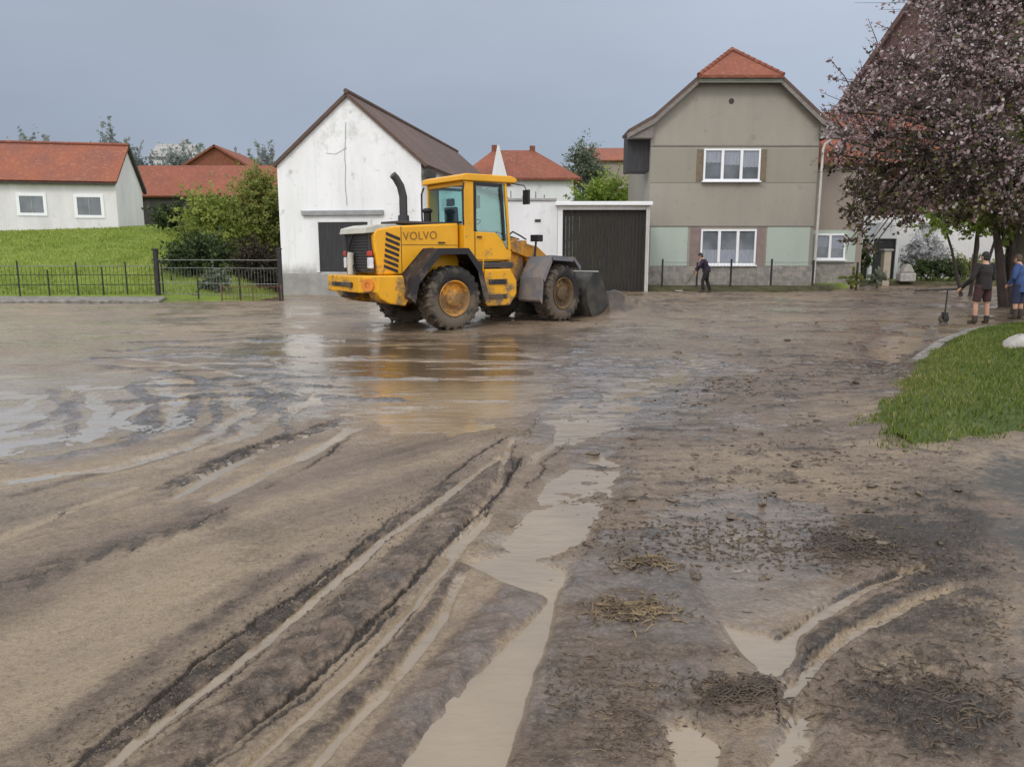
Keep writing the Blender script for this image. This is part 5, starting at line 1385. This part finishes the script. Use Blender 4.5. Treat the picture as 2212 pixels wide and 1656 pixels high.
for sy in (-1, 1):
    b = MB(); b.tube([(1.95, sy * .80, 3.42), (2.18, sy * 1.02, 3.36), (2.22, sy * 1.06, 3.25)], .015, 6)
    b.box(2.19, 2.25, sy * 1.06 - .11, sy * 1.06 + .11, 2.92, 3.26); b.build('mirror', 'black_plastic', cabo, bevel=.015)
    b = MB(); b.box(2.0, 2.12, sy * .62 - .1, sy * .62 + .1, 3.36, 3.46); b.build('work_lamp', 'lampwhite', cabo, bevel=.015)

# --- steps and tanks under the cab
b = MB(); b.box(.95, 1.98, -.86, .86, 1.40, 1.545); b.build('cab_base', 'dark_grey', loader, bevel=.02)
for sy in (-1, 1):
    b = MB(); y0, y1 = sorted((sy * .55, sy * 1.00))
    b.prism([(1.02, .60), (1.10, .50), (1.78, .50), (1.98, .78), (1.98, 1.10), (1.80, 1.38), (1.02, 1.38)], y0, y1)
    t_ = b.build('tank', 'yellow', loader, bevel=.035)
    b = MB(); y0, y1 = sorted((sy * .99, sy * 1.025))
    for za, zb in ((1.02, 1.14), (.68, .78)):
        b = MB(); b.box(1.14, 1.66, y0, y1, za, zb); b.build('step', 'black_plastic', t_)
    b = MB(); b.tube([(.98, sy * .98, 1.3), (.97, sy * 1.02, 1.5), (.97, sy * 1.0, 2.2)], .016, 6); b.build('handrail', 'yellow', loader)

# --- front frame, boom, bucket (steered)
b = FMB(); b.box(.22, 2.05, -.38, .38, .62, 1.30)
for sy in (-1, 1):
    y0, y1 = sorted((sy * .30, sy * .43))
    b.prism([(.16, .9), (.14, 1.35), (.28, 2.02), (.48, 2.16), (.82, 2.12), (1.02, 1.75), (1.05, 1.25), (1.3, .9)], y0, y1)
b.tube([(.5, -.46, 1.92), (.5, .46, 1.92)], .085, 12); b.tube([(.02, 0, .6), (.02, 0, 1.35)], .14, 12)
b.box(.3, .7, -.30, .30, 1.3, 1.72)
b.build('front_frame', 'yellow_dirty', loader, bevel=.02)
b = FMB()
for sy in (-1, 1):
    y0, y1 = sorted((sy * .44, sy * .56))
    b.prism([(.42, 2.03), (.52, 2.08), (1.45, 1.93), (2.1, 1.55), (2.72, .62), (2.68, .40), (2.52, .38), (1.95, 1.18), (1.35, 1.58), (.48, 1.80), (.40, 1.88)], y0, y1)
b.tube([(1.75, -.5, 1.5), (1.75, .5, 1.5)], .13, 12)
b.prism([(1.35, 2.05), (1.55, 2.1), (1.95, 1.2), (2.35, .85), (2.28, .72), (1.75, 1.1)], -.09, .09)
b.build('boom', 'yellow_dirty', loader, bevel=.015)
b = FMB(); b.tube([(.55, 0, 2.02), (1.05, 0, 2.03)], .085, 12); b.tube([(1.05, 0, 2.03), (1.45, 0, 2.05)], .04, 10)
for sy in (-1, 1): b.tube([(.55, sy * .36, .95), (1.2, sy * .40, 1.2)], .075, 10); b.tube([(1.2, sy * .40, 1.2), (1.75, sy * .42, 1.42)], .035, 8)
b.build('hydraulic_cylinder', 'dark_grey', loader, smooth=40)
b = FMB()
for sy in (-1, 1): b.tube([(.5, sy * .25, 2.1), (.8, sy * .28, 2.3), (1.2, sy * .2, 2.2), (1.5, sy * .12, 2.12)], .02, 6)
b.build('hose', 'black_plastic', loader)
for sy in (-1, 1):
    b = FMB()
    P_ = [(.66, .60), (.76, 1.15), (1.12, 1.68), (2.02, 1.66), (2.34, 1.42)]
    Q_ = [(x * .96 + .07, z - .05) for x, z in P_]
    for i in range(4):
        y0, y1 = sorted((sy * .60, sy * 1.30)); b.prism([P_[i], P_[i + 1], Q_[i + 1], Q_[i]], y0, y1)
        y0, y1 = sorted((sy * 1.30, sy * 1.32)); b.prism([P_[i], P_[i + 1], (Q_[i + 1][0], Q_[i + 1][1] - .07), (Q_[i][0] + .05, Q_[i][1] - .05)], y0, y1)
        y0, y1 = sorted((sy * .58, sy * .60)); b.prism([P_[i], P_[i + 1], (1.66, WZ + .3), (1.5, WZ + .2)], y0, y1)
    b.build('fender', 'greyfender', loader, bevel=.01)
    b = FMB(); b.tube([(1.15, sy * .72, 1.66), (1.18, sy * .74, 2.05)], .03, 8); b.box(1.08, 1.28, sy * .76 - .13, sy * .76 + .13, 2.05, 2.22)
    hl = b.build('headlight', 'black_plastic', loader, bevel=.03)
    b = FMB(); b.box(1.281, 1.30, sy * .76 - .10, sy * .76 + .10, 2.075, 2.195); b.build('lens', 'lampwhite', hl)
b = FMB()
out_ = [(2.55, .42), (2.50, .75), (2.58, 1.02), (2.78, 1.24), (3.02, 1.26)]
inn = [(3.02, 1.22), (2.82, 1.19), (2.64, .99), (2.56, .75), (2.61, .45), (2.86, .09), (3.70, .035), (3.72, 0), (2.80, .0)]
b.prism(out_ + inn, -1.36, 1.36)
for sy in (-1, 1):
    y0, y1 = sorted((sy * 1.36, sy * 1.40))
    b.prism([(2.55, .42), (2.50, .75), (2.58, 1.02), (2.78, 1.24), (3.04, 1.26), (3.35, .85), (3.66, .06), (2.80, .0)], y0, y1)
for i in range(7):
    y = -1.2 + i * .4; b.prism([(3.5, .075), (3.86, .0), (3.86, .02), (3.55, .10)], y - .06, y + .06)
for y in (-.5, .5): b.prism([(2.3, .35), (2.56, .30), (2.6, .95), (2.45, .95), (2.3, .55)], y - .06, y + .06)
bk = b.build('bucket', 'bucket', loader, bevel=.012)
b = FMB(); b.box(2.86, 3.06, -1.37, 1.37, 1.265, 1.29); b.build('bucket_lip', 'galv', bk)
for sy in (-1, 1):
    b = MB(); y0, y1 = sorted((sy * .66, sy * .70)); b.prism([(-1.02, 1.30), (-.46, 1.86), (-.2, 1.88), (-.9, 1.28)], y0, y1); b.build('mud_guard', 'black_plastic', loader)

# ================================================================== PEOPLE
def remeshed(mb, name, mat, parent, vox, smooth_it=6):
    o = mb.build(name, mat, parent)
    r_ = o.modifiers.new('skin', 'REMESH'); r_.mode = 'VOXEL'; r_.voxel_size = vox; r_.use_smooth_shade = True
    s_ = o.modifiers.new('relax', 'SMOOTH'); s_.iterations = smooth_it; s_.factor = .5
    return o
def hand(mb, wrist, dirv, palm_n, curl=.5):
    d = Vector(dirv).normalized(); n = Vector(palm_n).normalized(); s_ = d.cross(n).normalized()
    wrist = Vector(wrist)
    mb.tube([wrist, wrist + d * .045, wrist + d * .09], [.025, .034, .032], 10)
    for i, (off, L_) in enumerate(((-.03, .062), (-.01, .074), (.01, .07), (.029, .055))):
        a = wrist + d * .085 + s_ * off
        p1 = a + (d * math.cos(curl * .6) + n * math.sin(curl * .6)) * L_ * .5
        p2 = p1 + (d * math.cos(curl * 1.8) + n * math.sin(curl * 1.8)) * L_ * .45
        mb.tube([a, p1, p2], [.0105, .0098, .0085], 7)
    a = wrist + d * .03 - s_ * .028
    mb.tube([a, a - s_ * .025 + d * .03 + n * .012, a - s_ * .022 + d * .06 + n * .03], [.013, .011, .009], 7)
def person(loc, rz, label, J, tops, legs, shoes, hairmat='hair_dark', H=1.76, hair_long=False):
    """J: joints in metres for a 1.76 m figure that faces +Y"""
    o = empty('person', loc, rz, label, 'person')
    o.scale = (H / 1.76,) * 3
    g = lambda k_: Vector(J[k_])
    body = MB()
    pel, chest, neck, head = g('pelvis'), g('chest'), g('neck'), g('head')
    body.tube([pel + Vector((0, 0, -.06)), pel + Vector((0, 0, .08)), pel.lerp(chest, .6), chest, chest.lerp(neck, .55), neck, neck.lerp(head, .5)], [.12, .145, .135, .16, .125, .062, .055], 14)
    fw = g('face') if 'face' in J else Vector((0, 1, 0))
    fw.normalize(); upv = (head - neck).normalized(); sv = fw.cross(upv).normalized()
    HM = Matrix((sv, fw, fw.cross(sv) * -1)).transposed().to_4x4(); HM.translation = head
    body.ball((0, 0, 0), (.075, .097, .112), 16, 12, HM); body.ball((0, .035, -.065), (.055, .06, .055), 12, 8, HM)
    body.tube([(0, .09, .01), (0, .115, -.03), (0, .09, -.045)], [.012, .018, .013], 7, HM)
    body.ball((0, .085, -.075), (.028, .016, .012), 8, 6, HM)
    for s_ in (-1, 1): body.ball((s_ * .077, -.005, -.015), (.012, .024, .033), 8, 6, HM)
    for s_, q in ((-1, 'L'), (1, 'R')):
        sh, el, wr = g('sh' + q), g('el' + q), g('wr' + q)
        body.tube([chest.lerp(neck, .35), sh, sh.lerp(el, .5), el, el.lerp(wr, .35), wr], [.07, .064, .052, .042, .041, .027], 10)
        hand(body, wr, (wr - el) if ('hd' + q) not in J else g('hd' + q), J.get('pn' + q, (-s_, 0.2, 0)), J.get('curl', .5))
        hp, kn, an, toe = g('hip' + q), g('kn' + q), g('an' + q), g('toe' + q)
        body.tube([pel, hp, hp.lerp(kn, .5), kn, kn.lerp(an, .35), an.lerp(kn, .15), an], [.11, .10, .082, .056, .060, .042, .042], 12)
        body.tube([an + Vector((0, 0, .0)), an.lerp(toe, .4) + Vector((0, 0, -.01)), toe], [.045, .042, .03], 8)
    remeshed(body, 'body', 'skin', o, .0085, 3)
    for s_ in (-1, 1):
        MB().ball((s_ * .03, .086, .015), (.011, .008, .008), 8, 6, HM).build('eye', 'hair_dark', o)
    hr = MB(); hr.ball((0, -.012, .022), (.086, .102, .108), 14, 10, HM)
    hr.ball((0, -.045, -.03), (.075, .062, .085), 12, 8, HM)
    if hair_long: hr.tube([(0, -.06, 0), (0, -.1, -.1), (0, -.1, -.22)], [.07, .06, .03], 10, HM)
    hrm = remeshed(hr, 'hair', hairmat, o, .012, 2)
    # clothes
    t = MB(); ez = tops.get('hem', -.08)
    t.tube([pel + Vector((0, 0, ez)), pel + Vector((0, 0, .08)), pel.lerp(chest, .6), chest, chest.lerp(neck, .55), neck.lerp(chest, .12)], [.185, .175, .165, .185, .15, .075], 16)
    for q in 'LR':
        sh, el, wr = g('sh' + q), g('el' + q), g('wr' + q)
        if tops.get('sleeve', 1) >= 1: t.tube([chest.lerp(neck, .35), sh, sh.lerp(el, .5), el, el.lerp(wr, .9)], [.09, .084, .07, .06, .045], 10)
        else: t.tube([chest.lerp(neck, .35), sh, sh.lerp(el, .75)], [.09, .08, .068], 10)
    remeshed(t, tops['name'], tops['mat'], o, .014, 4)
    t = MB(); fr_ = legs.get('to', 1.0)
    t.tube([pel + Vector((0, 0, .10)), pel + Vector((0, 0, -.02))], [.165, .17], 14)
    for q in 'LR':
        hp, kn, an = g('hip' + q), g('kn' + q), g('an' + q)
        if fr_ >= 1: t.tube([pel, hp, hp.lerp(kn, .5), kn, kn.lerp(an, .5), an.lerp(kn, .08)], [.13, .122, .10, .078, .076, .072], 12)
        else: t.tube([pel, hp, hp.lerp(kn, .5), hp.lerp(kn, fr_ + .4)], [.13, .122, .105, .095], 12)
    remeshed(t, legs['name'], legs['mat'], o, .014, 4)
    for q in 'LR':
        kn, an, toe = g('kn' + q), g('an' + q), g('toe' + q)
        t = MB(); hgt = shoes.get('h', .25)
        t.tube([an.lerp(kn, hgt), an.lerp(kn, .1), an], [.068, .06, .058], 10)
        t.tube([an + (an - toe).normalized() * .03 + Vector((0, 0, -.02)), an.lerp(toe, .5) + Vector((0, 0, -.012)), toe], [.054, .054, .042], 10)
        remeshed(t, 'boot', 'boot', o, .012, 3)
    return o
stand = dict(pelvis=(0, 0, .95), chest=(0, .01, 1.28), neck=(0, .0, 1.50), head=(0, .03, 1.635),
             shL=(-.19, 0, 1.42), elL=(-.25, -.02, 1.14), wrL=(-.24, .08, .90), shR=(.19, 0, 1.42), elR=(.25, -.02, 1.14), wrR=(.24, .08, .90),
             hipL=(-.10, 0, .90), knL=(-.11, .02, .50), anL=(-.12, -.02, .09), toeL=(-.14, .15, .04),
             hipR=(.10, 0, .90), knR=(.11, .02, .50), anR=(.12, -.02, .09), toeR=(.14, .15, .04))
# 1: dark figure bending to a shovel in front of the house fence
g = gz(1524, 633)
J = dict(stand, chest=(-.04, .12, 1.25), neck=(-.06, .20, 1.45), head=(-.06, .27, 1.57), shL=(-.23, .17, 1.37), shR=(.13, .14, 1.37), elL=(-.34, .28, 1.14), wrL=(-.24, .48, .98), elR=(.20, .28, 1.12), wrR=(.05, .42, .86),
         knL=(-.14, .14, .50), anL=(-.16, .10, .09), toeL=(-.2, .27, .04), knR=(.14, -.04, .50), anR=(.16, -.20, .09), toeR=(.17, -.03, .04), face=(0, .9, -.4))
person((g.x, g.y, mud_z(g.x, g.y) - .02), R(75), 'person in dark clothes bending over a shovel before the house fence', J, dict(name='jacket', mat='cloth_purple', sleeve=1), dict(name='trousers', mat='cloth_black'), dict(h=.6), H=1.84)
sh = MB(); sh.tube([(-.23, .50, 1.06), (.06, .48, .80), (.45, .46, .42), (.72, .45, .16)], .017, 7)
sh_o = empty('shovel', (g.x, g.y, mud_z(g.x, g.y)), R(75), 'shovel with a pale blade held by the person before the house fence', 'shovel')
Mx = Matrix.Rotation(R(90), 4, 'Z')
sh = MB(); sh.tube([(-.24, .49, 1.05), (-.05, .50, .88), (.05, .80, .45), (.06, 1.05, .12)], .017, 7); sh.build('handle', 'wood', sh_o)
sh = MB(); sh.prism([(-.06, 1.0), (.18, 1.0), (.20, 1.25), (.06, 1.36), (-.08, 1.25)], .05, .075, 'z'); sh.build('blade', 'galv', sh_o, bevel=.01)
# 2: man in black top and maroon shorts, bare calves
g = gz(2116, 699)
J = dict(stand, wrL=(-.40, .26, .86), elL=(-.33, .02, 1.10), elR=(.26, -.03, 1.12), wrR=(.20, .20, 1.02), knL=(-.14, .03, .5), anL=(-.15, 0, .09), knR=(.15, .0, .5), anR=(.17, -.02, .09), toeL=(-.2, .16, .04), toeR=(.22, .14, .04), pnL=(0, 0, -1), curl=1.3)
p2z = mud_z(g.x, g.y)
person((g.x, g.y, p2z - .02), R(12), 'person in a black top and dark maroon shorts with bare legs and brown boots', J, dict(name='top', mat='cloth_black', sleeve=1, hem=-.1), dict(name='shorts', mat='cloth_maroon', to=.45), dict(h=.32), H=1.79)
tl = empty('hand_cart', (g.x - .42, g.y + .25, p2z), R(0), 'thin dark T-shaped push tool with one small wheel beside the person in black', 'hand cart')
t = MB(); t.tube([(-1.10, .05, .80), (-.3, .02, .835), (.0, 0, .845), (.06, 0, .845)], .022, 8); t.build('handle_bar', 'steel_dark', tl, smooth=40)
t = MB(); t.tube([(-.30, .02, .83), (-.31, .02, .22)], .020, 8); t.box(-.36, -.26, -.05, -.035, .08, .26); t.box(-.36, -.26, .075, .09, .08, .26); t.build('strut', 'steel_dark', tl)
t = MB(); t.lathe([(.05, -.035), (.105, -.04), (.125, -.02), (.125, .02), (.105, .04), (.05, .035)], 24, Matrix.Translation((-.33, .02, .10))); t.lathe([(.001, -.045), (.03, -.045), (.03, .045), (.001, .045)], 12, Matrix.Translation((-.33, .02, .10)))
t.build('wheel', 'tyre', tl, smooth=40)
# 3: figure in blue at the edge
g = gz(2196, 690)
J = dict(stand, chest=(0, .06, 1.27), neck=(0, .09, 1.48), head=(.02, .15, 1.61), elL=(-.27, .02, 1.12), wrL=(-.20, .20, .92), elR=(.26, .06, 1.12), wrR=(.16, .26, .98), face=(.1, .9, -.25))
person((g.x, g.y, mud_z(g.x, g.y) - .02), R(25), 'person in a blue jacket and navy trousers at the right edge', J, dict(name='jacket', mat='cloth_blue', sleeve=1, hem=-.22), dict(name='trousers', mat='cloth_navy', to=.75), dict(h=.5), hairmat='hair_brown', H=1.74)
# pale bag left in the wet at the loader's near side
# ================================================================== DEBRIS
def straw_clump(u, v, n, rad, label, mat='straw'):
    g = gz(u, v); m_ = MB()
    for i in range(n):
        a = random.gauss(0, 1) * rad; c_ = random.gauss(0, .7) * rad
        x, y = g.x + a, g.y + c_
        zz = mud_z(x, y) + random.uniform(-.001, .009)
        an = random.gauss(.2, .9); L_ = random.uniform(.006, .034) * (1.8 if random.random() < .1 else 1)
        dx, dy = math.cos(an) * L_, math.sin(an) * L_
        m_.tube([(x - dx - g.x, y - dy - g.y, zz + random.uniform(-.012, .008)), (x - g.x, y - g.y, zz + random.uniform(0, .01)), (x + dx - g.x, y + dy - g.y, zz + random.uniform(-.012, .010))], random.uniform(.001, .0045), 4)
    o = m_.build('straw_clump', mat); o.location = (g.x, g.y, 0)
    return tag(o, label, kind='stuff')
straw_clump(1360, 1325, 330, .11, 'straw and twigs matted on the striped mud right of the tan pool')
straw_clump(1405, 1225, 150, .075, 'smaller twig clump just beyond the straw mat')
straw_clump(1590, 1505, 260, .09, 'dark twig heap beside the fork of the narrow cart track', 'litter')
straw_clump(1870, 1195, 320, .16, 'brown flat mat of leaf litter above the curved cart track', 'litter')
straw_clump(1990, 1500, 420, .24, 'wide dark litter at the lower right corner of the mud', 'litter')
# small stuff strewn everywhere: twig and stalk bits, grit
def scatter_bits(name, n, zone, mat, lmin, lmax, rmin, rmax, label):
    m_ = MB(); c_ = 0
    while c_ < n:
        u, v, ok_ = zone()
        g = gz(u, v)
        if not ok_ or sdist(np.array([g.x]), np.array([g.y]), GRASS_POLY)[0] > -.05: continue
        c_ += 1
        sc_ = 1 + .10 * max(0, g.y - 3)
        L_ = random.uniform(lmin, lmax) * sc_; an = random.gauss(.15, .9); r_ = random.uniform(rmin, rmax) * sc_
        z_ = mud_z(g.x, g.y) + r_ * .3
        dx, dy = math.cos(an) * L_, math.sin(an) * L_
        m_.tube([(g.x - dx, g.y - dy, z_ - r_ * .5), (g.x + random.gauss(0, .15) * L_, g.y + random.gauss(0, .15) * L_, z_ + r_ * .6), (g.x + dx, g.y + dy, z_ - r_ * .3)], [r_ * .6, r_, r_ * .5], 4)
    return tag(m_.build(name, mat), label, kind='stuff')
def z_right():
    u, v = random.uniform(1180, 2190), 1000 + 650 * random.random() ** .8
    g = gz(u, v); f_ = float(fbm(np.array([g.x]), np.array([g.y]), 2.2, 3, 501)[0])
    return u, v, random.random() < max(.03, .1 + 2.2 * f_) * (1 if u > 1700 else .6)
def z_wash():
    u, v = random.gauss(1620, 190), random.uniform(800, 1230)
    g = gz(u, v); f_ = float(fbm(np.array([g.x * .5]), np.array([g.y]), 1.4, 3, 502)[0])
    return u, v, 1250 < u < 2080 and random.random() < max(.04, .15 + 2 * f_)
def z_left():
    u = random.uniform(100, 1150); v = random.gauss(1650 - (u - 150) * .70, 55)
    return u, v, 930 < v < 1655
scatter_bits('plant_bits', 1500, z_right, 'litter', .003, .020, .001, .0040, 'dark bits of stalk and leaf washed over the right foreground')
scatter_bits('plant_bits', 500, z_right, 'straw', .005, .028, .001, .0028, 'pale bits of straw washed over the right foreground')
scatter_bits('plant_bits', 1100, z_wash, 'litter', .003, .026, .0015, .0055, 'dark flecks of washed debris across the middle of the rippled mud')
scatter_bits('mud_crumbs', 900, z_left, 'clod', .002, .007, .002, .006, 'crumbs of mud along the loader track')
# clods and stones washed over the right half
vs, fs = [], []
cl_ = MB()
for i in range(420):
    while True:
        u, v = random.uniform(1250, 2080), random.uniform(690, 1250)
        g = gz(u, v)
        if random.random() < (.25 + .75 * math.exp(-((u - 1680) / 260) ** 2)) and sdist(np.array([g.x]), np.array([g.y]), GRASS_POLY)[0] < 0: break
    r_ = (.004 + .020 * random.random() ** 3) * (1 + .10 * g.y)
    n0 = len(cl_.v)
    cl_.ball((g.x, g.y, mud_z(g.x, g.y) + r_ * .1), (r_ * random.uniform(.8, 1.7), r_ * random.uniform(.8, 1.5), r_ * random.uniform(.3, .6)), 8, 5)
    for q in range(n0, len(cl_.v)): cl_.v[q] += Vector((random.gauss(0, .2), random.gauss(0, .2), random.gauss(0, .12))) * r_
tag(cl_.build('mud_clods', 'clod', smooth=60), 'clods and bits of debris strewn over the rippled mud', kind='stuff')
g = gz(2203, 775)
st_ = MB(); st_.ball((0, 0, .08), (.3, .22, .2), 12, 8)
for q in range(len(st_.v)): st_.v[q] += Vector((random.gauss(0, .012), random.gauss(0, .012), random.gauss(0, .012)))
o = st_.build('stone', 'stone', bevel=0, smooth=50); o.location = (g.x, g.y, .12); tag(o, 'pale boulder lying on the green verge at the right edge', 'stone')
